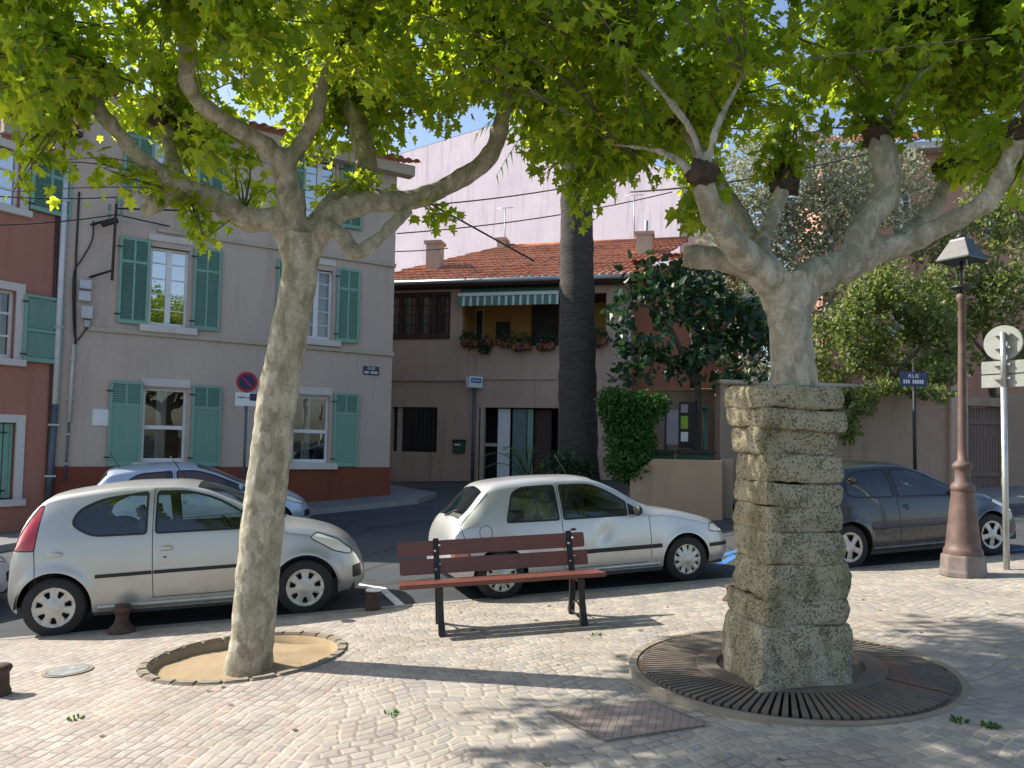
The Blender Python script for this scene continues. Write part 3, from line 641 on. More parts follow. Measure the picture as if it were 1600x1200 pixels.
for sx in (-span/2, span/2):
    mb = MB()
    def cur(pts, r, n=8): mb.tube(catmull([V((sx, p[0], p[1])) for p in pts], 5), r, n)
    # front leg: flat bar flaring to a foot
    def flat(pts, ws, th=0.028):
        pts = catmull([V((sx, p[0], p[1])) for p in pts], 4); k = len(pts)
        vs = []; fs = []
        for i, p in enumerate(pts):
            tt = (pts[min(i+1, k-1)]-pts[max(i-1, 0)]).normalized(); nn = V((0, tt.z, -tt.y)); wv = interp([(j/(len(ws)-1), q) for j, q in enumerate(ws)], i/(k-1))/2
            for a, b in ((-1, -1), (1, -1), (1, 1), (-1, 1)): vs.append(p+V((th*a, 0, 0))+nn*wv*b)
        for i in range(k-1):
            for q in range(4): fs.append((i*4+q, i*4+(q+1) % 4, i*4+4+(q+1) % 4, i*4+4+q))
        fs.append((3, 2, 1, 0)); e = (k-1)*4; fs.append((e, e+1, e+2, e+3)); mb.add(vs, fs)
    flat([(-0.02, 0.0), (0.01, 0.12), (0.03, 0.27), (0.02, 0.43)], [0.12, 0.06, 0.045, 0.06])
    mb.build('front_leg', M['black_iron'], t, True, bevel=0.004, local=True)
    mb = MB(); flat([(0.53, 0.0), (0.47, 0.12), (0.42, 0.27), (0.41, 0.43), (0.455, 0.58), (0.52, 0.815)], [0.09, 0.05, 0.045, 0.045, 0.045, 0.04]); mb.build('rear_leg', M['black_iron'], t, True, bevel=0.004, local=True)
    mb = MB(); flat([(0.0, 0.415), (0.2, 0.405), (0.42, 0.40)], [0.05, 0.035, 0.05]); cur([(0.04, 0.10), (0.2, 0.16), (0.35, 0.15), (0.47, 0.09)], 0.009); cur([(0.0, 0.05), (0.25, 0.03), (0.5, 0.04)], 0.010)
    mb.build('brace', M['black_iron'], t, True, local=True)
    for (y, z) in ((0.438, 0.53), (0.444, 0.58), (0.477, 0.70), (0.482, 0.75)):
        mb = MB(); mb.lathe([(0.012, -0.02), (0.012, 0.004), (0.006, 0.008)], V((sx+(0.035 if z in (0.58, 0.75) else -0.01), y-.006, z)), 10, 'y')
        mb.build('bolt', M['galvanised'], t, True, local=True)
# ------------------------------------------------------------------ cars
def car(spec, rear_px, front_px, label, paint, glass='car_glass', base=None, seat='seat_cloth', group='cars parked along the street'):
    L = spec['L']; zt_, zb_, zr_, z0_, wm_, dW, wr_ = [spec[k] for k in ('zt', 'zb', 'zr', 'z0', 'wm', 'dwb', 'wr')]
    ax = spec['axles']; wr0 = spec['wheel_r']; ra = spec['arch_r']
    def S(x):
        zt = interp(zt_, x); z0 = interp(z0_, x); zb = min(interp(zb_, x), zt-0.10*min(1, (zt-z0)/0.3)); zb = max(zb, z0+0.05)
        zr = max(min(interp(zr_, x), zt-0.012), zb+0.01)
        wm = interp(wm_, x); wb = wm-interp(dW, x); wr = min(interp(wr_, x), wb-0.005); return zt, z0, zb, zr, wm, wb, wr
    def Pt(x, t):
        t = min(1.0, max(0.0, t)); x = min(L, max(0.0, x))
        zt, z0, zb, zr, wm, wb, wr = S(x)
        if t <= .5:
            s = t/.5; z = z0+(zb-z0)*s
            if s < .5: y = wm-(0.05)*(1-s/.5)**2.2
            else: y = wm-(wm-wb)*((s-.5)/.5)**1.8
            if 'dent' in spec: y -= .028*math.exp(-((x-spec['dent'][0]-(z-.6)*.35)/.09)**2-((z-spec['dent'][1])/.13)**2)
            for a in ax:
                q = math.hypot(x-a, z-wr0)-ra
                if q > -0.03: y += spec['flare']*math.exp(-(q/0.055)**2) if z < wr0+ra+0.2 else 0
        elif t <= .75:
            s = (t-.5)/.25; z = zb+(zr-zb)*s; y = wb+(wr-wb)*s+0.018*math.sin(math.pi*s)*min(1, (zr-zb)/0.3)
        else:
            s = (t-.75)/.25; y = wr*(1-s); z = zr+(zt-zr)*(1-(1-s)**spec.get('crown', 2.7))
        return V((x, -y, z))
    def Nm(x, t):
        e = 0.006; x0, x1 = max(0, x-e), min(L, x+e); t0, t1 = max(0, t-e), min(1, t+e)
        n = (Pt(x1, t)-Pt(x0, t)).cross(Pt(x, t1)-Pt(x, t0))
        return n.normalized() if n.length > 1e-9 else V((0, -1, 0))
    def side(x, z):
        zt, z0, zb, zr, *_ = S(x)
        if z <= zb: return (x, max(0, .5*(z-z0)/(zb-z0)))
        return (x, min(.749, .5+.25*(z-zb)/(zr-zb)))
    def top(x, y):
        wr = S(x)[6]; return (x, min(1.0, .75+.25*(1-min(1, abs(y)/wr))))
    K = 1.7
    def arch(a):
        out = [];
        for k in range(25):
            th = math.pi+0.0-math.pi*k/24; x = a+ra*math.cos(th); z = wr0+ra*math.sin(th); out.append((x, z))
        x0 = a-ra; x1 = a+ra
        pts = densify([(x0, S(x0)[1]-.0001)]+out+[(x1, S(x1)[1]-.0001)], .03, False)
        return [side(*p) if p[1] > S(p[0])[1] else (p[0], 0.0) for p in pts]
    regs = [('arch', None, arch(ax[0])), ('arch', None, arch(ax[1]))]
    for nm, mt, kind, P in spec['regions']:
        if kind == 'side':
            Q = [side(*p) for p in densify(P, .03)]
        else:
            Q = [top(*p) for p in densify(P, .03)]
        regs.append((nm, mt, Q))
    loops = []
    for nm, mt, Q in regs: loops.append([(p[0], p[1]*K) for p in Q])
    outer = densify([(0, 0), (L, 0), (L, K), (0, K)], .045)
    st = []; nxx = int(L/.045); rows = [i/44 for i in range(1, 44)]+[.5, .75]
    ends = [0.006, 0.014, 0.025, 0.04, 0.06, 0.08]
    for i in [L*k/nxx for k in range(1, nxx)]+ends+[L-e for e in ends]:
        for r in rows: st.append((i, r*K))
    vs, fs = cdt([outer]+loops, st)
    BB = [(min(p[0] for p in q), max(p[0] for p in q), min(p[1] for p in q), max(p[1] for p in q)) for q in loops]
    bins = {}
    for f in fs:
        cx = sum(vs[i][0] for i in f)/3; cy = sum(vs[i][1] for i in f)/3
        key = 'body'
        for (nm, mt, _), q, b in zip(regs, loops, BB):
            if b[0] <= cx <= b[1] and b[2] <= cy <= b[3] and inpoly(cx, cy, q): key = nm+'|'+str(mt); break
        a, b_, c_ = [V(vs[i]) for i in f[:3]]
        if (b_-a).cross(c_-a) < 0: f = f[::-1]
        bins.setdefault(key, []).append(f)
    # root
    if base is None:
        p0, p1 = G(*rear_px), G(*front_px)
        sc = (p1-p0).length/(ax[1]-ax[0]); sc = sc*spec.get('scale', 1)
    else: p0, p1 = base; sc = (p1-p0).length/(ax[1]-ax[0])
    fx = (p1-p0).normalized(); lf = V((-fx.y, fx.x, 0)).normalized()
    m2 = (p0+p1)/2; q2 = m2+lf*1.4; lf = (V((q2.x, q2.y, g(q2.x, q2.y)))-V((m2.x, m2.y, g(m2.x, m2.y)))); lf = (lf-fx*lf.dot(fx)).normalized(); upv = fx.cross(lf)
    rot = Matrix((fx, lf, upv)).transposed(); yw = spec['track']/2
    loc = p0-rot@V((ax[0]*sc, -(yw+.07)*sc, 0))
    root = thing('parked_car', loc, label, 'car', group)
    root.matrix_world = Matrix.Translation(loc) @ rot.to_4x4() @ Matrix.Scale(sc, 4)
    pm = M[paint]
    def emit(name, faces, mat, par, mirror, push=0.0, both=False):
        mb_v = []; mb_f = []; nn = []
        for sgn in ((1, -1) if both else ((1,) if not mirror else (-1,))):
            mp = {}
            for f in faces:
                idx = []
                for i in f:
                    if i not in mp:
                        x, t = vs[i][0], vs[i][1]/K
                        p = Pt(x, t); n_ = Nm(x, t); p = p+n_*push
                        mp[i] = len(mb_v); mb_v.append((p.x, p.y*sgn, p.z)); nn.append((n_.x, n_.y*sgn, n_.z))
                    idx.append(mp[i])
                mb_f.append(idx if sgn == 1 else idx[::-1])
        me = D.meshes.new(name); me.from_pydata(mb_v, [], mb_f); me.materials.append(mat); me.update()
        me.polygons.foreach_set('use_smooth', [True]*len(me.polygons))
        me.normals_split_custom_set_from_vertices(nn)
        o = D.objects.new(name, me); COL.objects.link(o); o.parent = par; return o
    body = emit('body', bins['body'], pm, root, False, both=True)
    doors = []
    for key, faces in bins.items():
        if key == 'body' or key.startswith('arch'): continue
        nm, mt = key.split('|'); mat = pm if mt == 'PAINT' else (M[glass] if mt == 'GLASS' else M[mt])
        cen = sum(vs[i][1] for f in faces for i in f)/sum(len(f) for f in faces)/K
        if cen > .78: emit(nm, faces, mat, root, False, both=True); continue
        for mir in (False, True):
            o = emit(nm, faces, mat, root, mir)
            if nm == 'door': doors.append(o)
    # end caps
    for x, nm in ((0.0, 'rear_cap'), (L, 'front_cap')):
        ring_ = [Pt(x, k/40) for k in range(41)]; ring_ = ring_+[V((p.x, -p.y, p.z)) for p in ring_[-2::-1]]
        mb = MB(); mb.add(ring_, [tuple(range(len(ring_)))]); mb.build('bumper_face', pm, root, local=True)
    # ribbons: seams, rub strips, seals
    def ribbon(name, pts, wid, push, mat, par, both=True, thick=0.0, end=False):
        P = []; pts = densify(pts, .03, False)
        for i, p in enumerate(pts):
            a = V(pts[max(0, i-1)]); b = V(pts[min(len(pts)-1, i+1)]); d = (b-a).normalized(); n_ = V((-d.y, d.x))*wid/2
            for s_ in (1, -1):
                q = V(p)+n_*s_; xx, tt = side(q.x, q.y); xx = min(max(xx, 0), L); P.append(Pt(xx, tt)+Nm(xx, tt)*push)
        for sg in ((1, -1) if both else (1,)):
            mb = MB(); mb.add([(p.x, p.y*sg, p.z) for p in P], [((2*i, 2*i+1, 2*i+3, 2*i+2) if sg == 1 else (2*i, 2*i+2, 2*i+3, 2*i+1)) for i in range(len(pts)-1)])
            o = mb.build(name, mat, par, True, local=True)
            if thick:
                m_ = o.modifiers.new('s', 'SOLIDIFY'); m_.thickness = thick; m_.offset = 0
    for pts in spec['seams']: ribbon('panel_gap', pts, .007, .0015, M['car_gap'], root)
    for pts, wd, mt in spec['strips']: ribbon('side_moulding', pts, wd, .008, M[mt] if mt != 'PAINT' else pm, root, thick=.014)
    for nm, mt, kind, P in spec['regions']:
        if mt == 'GLASS' and kind == 'side':
            ribbon('window_seal', P+[P[0]], .022, .003, M['car_black'], root)
        if nm in ('headlight', 'tail_light'): ribbon('lamp_seal', P+[P[0]], .010, .002, M['car_gap'], root)
    # handles, fuel cap
    for (x, z, s_) in spec['handles']:
        for sg in (1, -1):
            xx, tt = side(x, z); p = Pt(xx, tt); mb = MB(); bm = bmesh.new()
            bmesh.ops.create_uvsphere(bm, u_segments=14, v_segments=8, radius=1)
            mb.add([(p.x+v.co.x*.075*s_, (p.y-0.004)*sg+v.co.y*.022, p.z+v.co.z*.028*s_) for v in bm.verts], [[v.index for v in f.verts] for f in bm.faces]); bm.free()
            mb.build('handle', pm if s_ > .8 else M['car_black'], root, True, local=True)
    if spec.get('fuel'):
        x, z = spec['fuel']; xx, tt = side(x, z); p = Pt(xx, tt); mb = MB()
        ringp = [(x+.075*math.cos(a), z+.075*math.sin(a)) for a in [2*math.pi*k/24 for k in range(25)]]
        ribbon('fuel_flap', ringp, .006, .0015, M['car_gap'], root, both=False)
    if spec.get('wiper'):
        mb = MB(); P = [Pt(*top(x, y))+Nm(*top(x, y))*.02 for x, y in spec['wiper']]; mb.tube(P, .010, 6); mb.build('rear_wiper', M['car_black'], root, True, local=True)
    mb = MB(); x, y = spec['aerial']; p = Pt(*top(x, 0.0)); mb.tube([p-V((0, 0, .01)), p+V((-.16, 0, .26))], .006, 6); mb.build('aerial', M['car_black'], root, True, local=True)
    # mirrors
    for sg in (1, -1):
        x, z = spec['mirror']; xx, tt = side(x, z); p = Pt(xx, tt); mb = MB(); bm = bmesh.new()
        bmesh.ops.create_uvsphere(bm, u_segments=14, v_segments=10, radius=1)
        mb.add([(p.x+.06*v.co.x*(1 if v.co.x > 0 else .35)+.01, (p.y-.09)*sg+v.co.y*.095, p.z+.03+v.co.z*.065) for v in bm.verts], [[v.index for v in f.verts] for f in bm.faces]); bm.free()
        mb.build('wing_mirror', M['car_black'] if spec['mirror_black'] else pm, root, True, local=True)
    # wheels
    tr = wr0; rim = spec['rim_r']; tw = .085
    prof = [(rim*.9, -tw*.25), (rim*.94, -tw*.3), (rim*.97, -tw), (rim*1.0, -tw-.004), (rim*1.06, -tw*1.02), (tr*.93, -tw*1.0), (tr*.985, -tw*.82), (tr, -tw*.55), (tr, tw*.55), (tr*.985, tw*.82), (tr*.93, tw), (rim*1.0, tw), (rim*.94, tw*.3), (rim*.9, tw*.25)]
    hol = []; nh = spec['holes']
    for k in range(nh):
        a = 2*math.pi*k/nh+.2; h0, h1 = spec['hole_ang']; ri, ro = rim*spec['hole_r'][0], rim*spec['hole_r'][1]
        q = [(ri*math.cos(a-h0), ri*math.sin(a-h0)), (ri*math.cos(a+h0), ri*math.sin(a+h0)), (ro*math.cos(a+h1), ro*math.sin(a+h1)), (ro*math.cos(a-h1), ro*math.sin(a-h1))]
        hol.append(roundpoly(q, rim*.09, 3))
    rimc = [(rim*math.cos(2*math.pi*k/56), rim*math.sin(2*math.pi*k/56)) for k in range(56)]
    rs = [(r*rim*math.cos(b), r*rim*math.sin(b)) for r in (.15, .3, .45, .6, .75, .9, .96) for b in [2*math.pi*k/36 for k in range(36)]]
    rs = [p for p in rs if not any(inpoly(p[0], p[1], h) for h in hol)]
    rv, rf = cdt([rimc]+hol, rs); rf2 = []
    for f in rf:
        cx = sum(rv[i][0] for i in f)/len(f); cy = sum(rv[i][1] for i in f)/len(f)
        if not any(inpoly(cx, cy, h) for h in hol):
            a, b_, c_ = [V(rv[i]) for i in f[:3]]; rf2.append(f if (b_-a).cross(c_-a) < 0 else f[::-1])
    def rimy(r): q = r/rim; return -0.012-.02*max(0, 1-(q/.35)**2) if q < .35 else (-0.012+.03*((q-.35)/.6)**2*0.5 if q < .9 else -.014)
    for a in ax:
        for sg in (1, -1):
            cy_ = -yw*sg; mb = MB(); mb.lathe([(r, h) for r, h in prof], V((a, cy_, tr)), 40, 'y')
            wl = mb.build('wheel', M['tyre'], root, True, local=True)
            mb = MB()
            mb.add([(a+p[0], cy_-(tw*.78-rimy(math.hypot(*p)))*sg, tr+p[1]) for p in rv], [f if sg == -1 else f[::-1] for f in rf2])
            o = mb.build('rim', M['hubcap'], wl, True, local=True)
            m_ = o.modifiers.new('s', 'SOLIDIFY'); m_.thickness = .012; m_.offset = 0
    # wells, floor, cabin
    mb = MB()
    for a in ax:
        for sg in (1, -1):
            pr = [(ra+.015, -.0), (ra+.015, .30)]; vsx = []; fsx = []
            nq = 20
            for r, h in pr:
                for k in range(nq+1):
                    th = math.pi*k/nq; vsx.append((a+r*math.cos(th), (-(interp(wm_, a)-.03)+h)*sg, wr0+r*math.sin(th)))
            for k in range(nq): fsx.append((k, k+1, nq+2+k, nq+1+k))
            mb.add(vsx, fsx)
            mb.add([vsx[nq+1+k] for k in range(nq+1)], [tuple(range(nq+1))])
    mb.bx(.12, L-.12, -.62, .62, .18, .34); mb.bx(ax[0]+ra, ax[1]-ra, -interp(wm_, L/2)+.06, interp(wm_, L/2)-.06, .17, .36)
    mb.bx(ax[1]-ra-.12, L-.35, -.6, .6, .3, .62); mb.bx(.18, ax[0]+ra-.05, -.58, .58, .3, .6)
    mb.build('underbody', M['car_black'], root, local=True)
    xm = spec['seat_x']
    mb = MB()
    for sy in (-.36, .36):
        mb.bx(xm, xm+.5, sy-.24, sy+.24, .40, .56); mb.box((xm-.06, sy, .78), V((.06, 0, -.02)), V((0, .23, 0)), V((-.08, 0, .28))); mb.box((xm-.17, sy, 1.13), V((.045, 0, 0)), V((0, .12, 0)), V((-.015, 0, .075)))
    mb.bx(xm-1.0, xm-.55, -.55, .55, .40, .54); mb.box((xm-1.05, 0, .72), V((.06, 0, -.02)), V((0, .56, 0)), V((-.06, 0, .22)))
    mb.build('seat', M[seat], root, True, bevel=.03, local=True)
    mb = MB(); mb.bx(xm+.75, xm+1.25, -.62, .62, .60, .83); mb.build('dashboard', M['car_black'], root, True, bevel=.04, local=True)
    mb = MB(); q = V((xm+.62, .33, .84)); tv = V((-.5, 0, .86)).normalized(); sv = V((0, 1, 0))
    mb.tube([q+(tv*math.sin(b)+sv*math.cos(b))*.18 for b in [2*math.pi*k/24 for k in range(25)]], .014, 6); mb.build('steering_wheel', M['car_black'], root, True, local=True)
    return root
W107 = dict(aerial=(1.55, 0), L=3.43, wheel_r=.285, arch_r=.335, rim_r=.195, track=1.41, axles=(.46, 2.80), flare=.022,
    zt=[(0, .46), (.012, .56), (.03, .66), (.05, .82), (.075, .93), (.12, 1.04), (.21, 1.20), (.31, 1.335), (.36, 1.37), (.65, 1.425), (1.1, 1.465), (1.5, 1.455), (1.8, 1.40), (2.1, 1.275), (2.45, 1.06), (2.62, .965), (2.85, .915), (3.08, .845), (3.24, .755), (3.34, .66), (3.40, .55), (3.43, .44)],
    zb=[(0, .45), (.06, .75), (.2, .93), (.5, .93), (1.5, .915), (2.3, .91), (2.6, .89), (2.9, .83), (3.15, .73), (3.3, .61), (3.43, .40)],
    zr=[(0, .46), (.1, .96), (.3, 1.27), (.36, 1.31), (.65, 1.36), (1.1, 1.395), (1.5, 1.385), (1.8, 1.33), (2.1, 1.20), (2.45, .99), (2.62, .925), (2.85, .88), (3.08, .81), (3.24, .72), (3.43, .42)],
    z0=[(0, .33), (.1, .25), (.4, .21), (2.9, .20), (3.3, .21), (3.43, .28)],
    wm=[(0, .58), (.03, .67), (.1, .735), (.25, .785), (.6, .81), (1.7, .805), (2.6, .80), (2.95, .775), (3.15, .725), (3.3, .64), (3.39, .54), (3.43, .45)],
    dwb=[(0, .02), (.3, .045), (1.5, .035), (2.5, .04), (2.9, .06), (3.43, .03)],
    wr=[(0, .50), (.1, .60), (.35, .58), (1.2, .575), (1.9, .575), (2.4, .63), (2.65, .66), (2.9, .62), (3.2, .54), (3.43, .36)],
    regions=[('side_window', 'GLASS', 'side', roundpoly([(.60, 1.07), (.78, .945), (1.285, .94), (1.285, 1.345), (.86, 1.295), (.66, 1.20)], [.1, .12, .03, .03, .15, .12])),
             ('side_window', 'GLASS', 'side', roundpoly([(1.375, .94), (2.34, .935), (2.27, 1.045), (1.93, 1.255), (1.66, 1.335), (1.375, 1.345)], [.03, .03, .05, .15, .1, .03])),
             ('door', 'PAINT', 'side', roundpoly([(1.345, .31), (2.36, .31), (2.43, .50), (2.43, .90), (2.36, 1.02), (1.95, 1.29), (1.66, 1.365), (1.345, 1.375)], [.03, .1, .05, .05, .05, .1, .1, .02])),
             ('tail_light', 'tail_red', 'side', roundpoly([(.068, .84), (.285, .83), (.335, 1.262), (.30, 1.255), (.16, 1.04)], .02)),
             ('headlight', 'head_clear', 'side', roundpoly([(2.86, .79), (3.10, .64), (3.27, .585), (3.30, .62), (3.14, .755), (2.93, .84)], .03)),
             ('fog_grille', 'car_black', 'side', roundpoly([(3.29, .33), (3.385, .34), (3.385, .47), (3.29, .46)], .015)),
             ('windscreen', 'car_glass', 'top', [(1.72, 0), (1.74, .50), (2.50, .585), (2.58, .3), (2.60, 0)]),
             ('rear_window', 'car_glass_dark', 'top', [(.105, 0), (.105, .50), (.27, .48), (.285, 0)])],
    seams=[[(1.345, .31), (1.345, 1.375)], [(2.43, .34), (2.43, .9)], [(1.345, .31), (2.36, .31)], [(.285, .83), (.31, .48)], [(.335, 1.262), (.30, .96), (.285, .83)]],
    strips=[([(.83, .555), (1.335, .56)], .032, 'car_black'), ([(1.355, .56), (2.40, .565)], .032, 'car_black'), ([(.84, .25), (2.42, .25)], .05, 'PAINT')],
    handles=[(1.47, .785, 1.0), (1.46, .70, .25), (.475, .79, 1.0)], mirror=(2.26, .98), mirror_black=True, holes=7, hole_ang=(.13, .2), hole_r=(.5, .82), seat_x=1.35)
W106 = dict(crown=3.6, L=3.68, wheel_r=.28, arch_r=.325, rim_r=.185, track=1.38, axles=(.60, 2.985), flare=.012,
    zt=[(0, .46), (.012, .52), (.03, .60), (.055, .78), (.09, .875), (.14, .93), (.28, 1.06), (.46, 1.25), (.56, 1.32), (.70, 1.348), (1.2, 1.378), (1.65, 1.372), (1.9, 1.335), (2.1, 1.255), (2.45, 1.05), (2.66, .945), (2.95, .885), (3.25, .81), (3.48, .735), (3.58, .66), (3.625, .55), (3.66, .50), (3.68, .43)],
    zb=[(0, .44), (.05, .66), (.12, .80), (.3, .845), (1.5, .845), (2.4, .845), (2.66, .84), (2.95, .80), (3.25, .735), (3.48, .66), (3.6, .55), (3.68, .39)],
    zr=[(0, .45), (.05, .70), (.12, .86), (.3, 1.02), (.5, 1.225), (.62, 1.275), (.8, 1.295), (1.2, 1.315), (1.65, 1.305), (1.9, 1.265), (2.1, 1.185), (2.45, .98), (2.66, .90), (2.95, .855), (3.25, .785), (3.48, .705), (3.6, .58), (3.68, .41)],
    z0=[(0, .34), (.1, .28), (.4, .23), (3.2, .215), (3.55, .23), (3.68, .30)],
    wm=[(0, .62), (.03, .70), (.1, .745), (.3, .775), (.8, .79), (2.4, .79), (3.1, .775), (3.4, .735), (3.56, .68), (3.64, .61), (3.68, .53)],
    dwb=[(0, .02), (.3, .04), (2.5, .035), (3.0, .05), (3.68, .03)],
    wr=[(0, .55), (.1, .62), (.3, .60), (.6, .56), (1.2, .555), (1.9, .56), (2.4, .62), (2.68, .66), (3.0, .63), (3.4, .57), (3.68, .45)],
    regions=[('side_window', 'GLASS', 'side', roundpoly([(.70, .875), (1.335, .868), (1.335, 1.262), (.93, 1.258), (.80, 1.20)], [.03, .02, .03, .09, .1])),
             ('side_window', 'GLASS', 'side', roundpoly([(1.40, .868), (2.21, .868), (2.225, 1.02), (2.02, 1.16), (1.80, 1.255), (1.40, 1.262)], [.02, .01, .01, .1, .1, .03])),
             ('mirror_sail', 'car_black', 'side', roundpoly([(2.235, .868), (2.42, .868), (2.425, .905), (2.25, 1.01)], .01)),
             ('door', 'PAINT', 'side', roundpoly([(1.37, .29), (2.45, .29), (2.50, .45), (2.50, .845), (2.44, .93), (2.05, 1.185), (1.82, 1.282), (1.37, 1.29)], [.02, .08, .05, .05, .05, .1, .1, .02])),
             ('tail_light', 'lamp_pink', 'side', roundpoly([(.028, .47), (.24, .47), (.22, .60), (.05, .62)], .02)),
             ('headlight', 'head_clear', 'side', roundpoly([(3.33, .60), (3.585, .565), (3.59, .635), (3.47, .69), (3.36, .69)], .02)),
             ('windscreen', 'car_glass', 'top', [(1.86, 0), (1.88, .48), (2.52, .575), (2.62, .3), (2.64, 0)]),
             ('rear_window', 'car_glass', 'top', [(.155, 0), (.165, .54), (.47, .50), (.50, 0)])],
    seams=[[(1.37, .29), (1.37, 1.29)], [(2.50, .34), (2.50, .845)], [(1.37, .29), (2.45, .29)], [(.15, .86), (.52, 1.215)], [(.27, .45), (.15, .86)]],
    strips=[([(.93, .475), (1.36, .475)], .045, 'car_black'), ([(1.38, .475), (2.49, .475)], .045, 'car_black'), ([(2.51, .475), (2.64, .475)], .045, 'car_black'), ([(3.32, .43), (3.66, .43)], .04, 'car_black'), ([(.93, .26), (2.62, .26)], .04, 'PAINT')],
    dent=(1.88, .66), wiper=[(.14, .02), (.20, .18), (.235, .36)], aerial=(1.75, 0), handles=[(1.50, .745, .5)], fuel=(.44, .78), mirror=(2.30, .89), mirror_black=True, holes=10, hole_ang=(.045, .11), hole_r=(.60, .90), seat_x=1.45)
W206 = dict(aerial=(.62, 0), L=3.84, wheel_r=.30, arch_r=.345, rim_r=.205, track=1.43, axles=(.63, 3.08), flare=.02,
    zt=[(0, .48), (.012, .55), (.03, .66), (.05, .84), (.08, .94), (.13, 1.01), (.28, 1.19), (.44, 1.355), (.54, 1.39), (.9, 1.42), (1.35, 1.435), (1.75, 1.41), (2.1, 1.31), (2.5, 1.115), (2.86, .955), (3.15, .90), (3.45, .80), (3.65, .69), (3.77, .58), (3.82, .50), (3.84, .43)],
    zb=[(0, .46), (.06, .74), (.2, .93), (.6, .935), (1.5, .91), (2.5, .885), (2.8, .87), (3.1, .82), (3.4, .73), (3.65, .61), (3.84, .40)],
    zr=[(0, .47), (.1, .95), (.3, 1.17), (.45, 1.30), (.56, 1.325), (.9, 1.35), (1.35, 1.36), (1.75, 1.335), (2.1, 1.235), (2.5, 1.04), (2.86, .92), (3.15, .865), (3.45, .765), (3.65, .655), (3.84, .42)],
    z0=[(0, .34), (.1, .26), (.4, .21), (3.2, .20), (3.7, .21), (3.84, .28)],
    wm=[(0, .60), (.03, .69), (.1, .75), (.3, .80), (.8, .825), (2.6, .82), (3.2, .80), (3.5, .74), (3.7, .64), (3.8, .54), (3.84, .46)],
    dwb=[(0, .02), (.3, .05), (2.5, .04), (3.0, .06), (3.84, .03)],
    wr=[(0, .52), (.1, .62), (.45, .58), (1.2, .58), (1.9, .585), (2.5, .65), (2.9, .68), (3.2, .64), (3.5, .56), (3.84, .38)],
    regions=[('side_window', 'GLASS', 'side', roundpoly([(.66, 1.00), (.84, .955), (1.42, .935), (1.42, 1.315), (.90, 1.30), (.70, 1.18)], [.06, .08, .03, .03, .12, .08])),
             ('side_window', 'GLASS', 'side', roundpoly([(1.50, .935), (2.62, .905), (2.66, .935), (2.10, 1.205), (1.82, 1.30), (1.50, 1.315)], [.03, .02, .02, .1, .1, .03])),
             ('door', 'PAINT', 'side', roundpoly([(1.46, .31), (2.55, .31), (2.62, .50), (2.66, .88), (2.64, .96), (2.12, 1.235), (1.83, 1.328), (1.46, 1.343)], [.03, .1, .05, .05, .03, .1, .1, .02])),
             ('tail_light', 'tail_red', 'side', roundpoly([(.055, .72), (.30, .76), (.27, .93), (.10, .92)], .02)),
             ('headlight', 'head_clear', 'side', roundpoly([(3.14, .765), (3.45, .625), (3.66, .57), (3.66, .61), (3.46, .715), (3.2, .815)], .03)),
             ('fog_grille', 'car_black', 'side', roundpoly([(3.66, .33), (3.78, .34), (3.78, .46), (3.66, .45)], .02)),
             ('windscreen', 'car_glass', 'top', [(1.84, 0), (1.86, .50), (2.72, .60), (2.83, .3), (2.85, 0)]),
             ('rear_window', 'car_glass_dark', 'top', [(.135, 0), (.145, .53), (.42, .50), (.435, 0)])],
    seams=[[(1.46, .31), (1.46, 1.343)], [(2.66, .40), (2.66, .88)], [(1.46, .31), (2.55, .31)]],
    strips=[([(1.0, .53), (2.6, .53)], .03, 'PAINT'), ([(1.0, .25), (2.68, .25)], .05, 'PAINT')],
    handles=[(1.60, .80, .85), (1.60, .755, .25)], mirror=(2.50, .95), mirror_black=False, holes=5, hole_ang=(.2, .38), hole_r=(.38, .86), seat_x=1.6)
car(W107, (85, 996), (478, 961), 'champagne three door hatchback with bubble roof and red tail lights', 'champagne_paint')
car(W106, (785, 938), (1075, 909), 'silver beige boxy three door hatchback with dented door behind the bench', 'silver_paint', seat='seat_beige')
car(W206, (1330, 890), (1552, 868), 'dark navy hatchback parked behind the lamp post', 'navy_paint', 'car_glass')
def far_base(xr, yr, ang, wb):
    x1, y1 = xr+wb*math.cos(ang), yr+wb*math.sin(ang); return (gp(xr, yr), gp(x1, y1))
bp = far_base(-6.35, 12.75, math.radians(27), 2.40)
car(W206, None, None, 'pale blue hatchback across the street, behind the champagne car', 'sky_paint', 'car_glass', base=bp)
lp = far_base(-7.85, 7.05, math.radians(52), 2.40)
car(W206, None, None, 'whitish car nose at the left edge of the street', 'white_paint_car', 'car_glass_dark', base=lp)
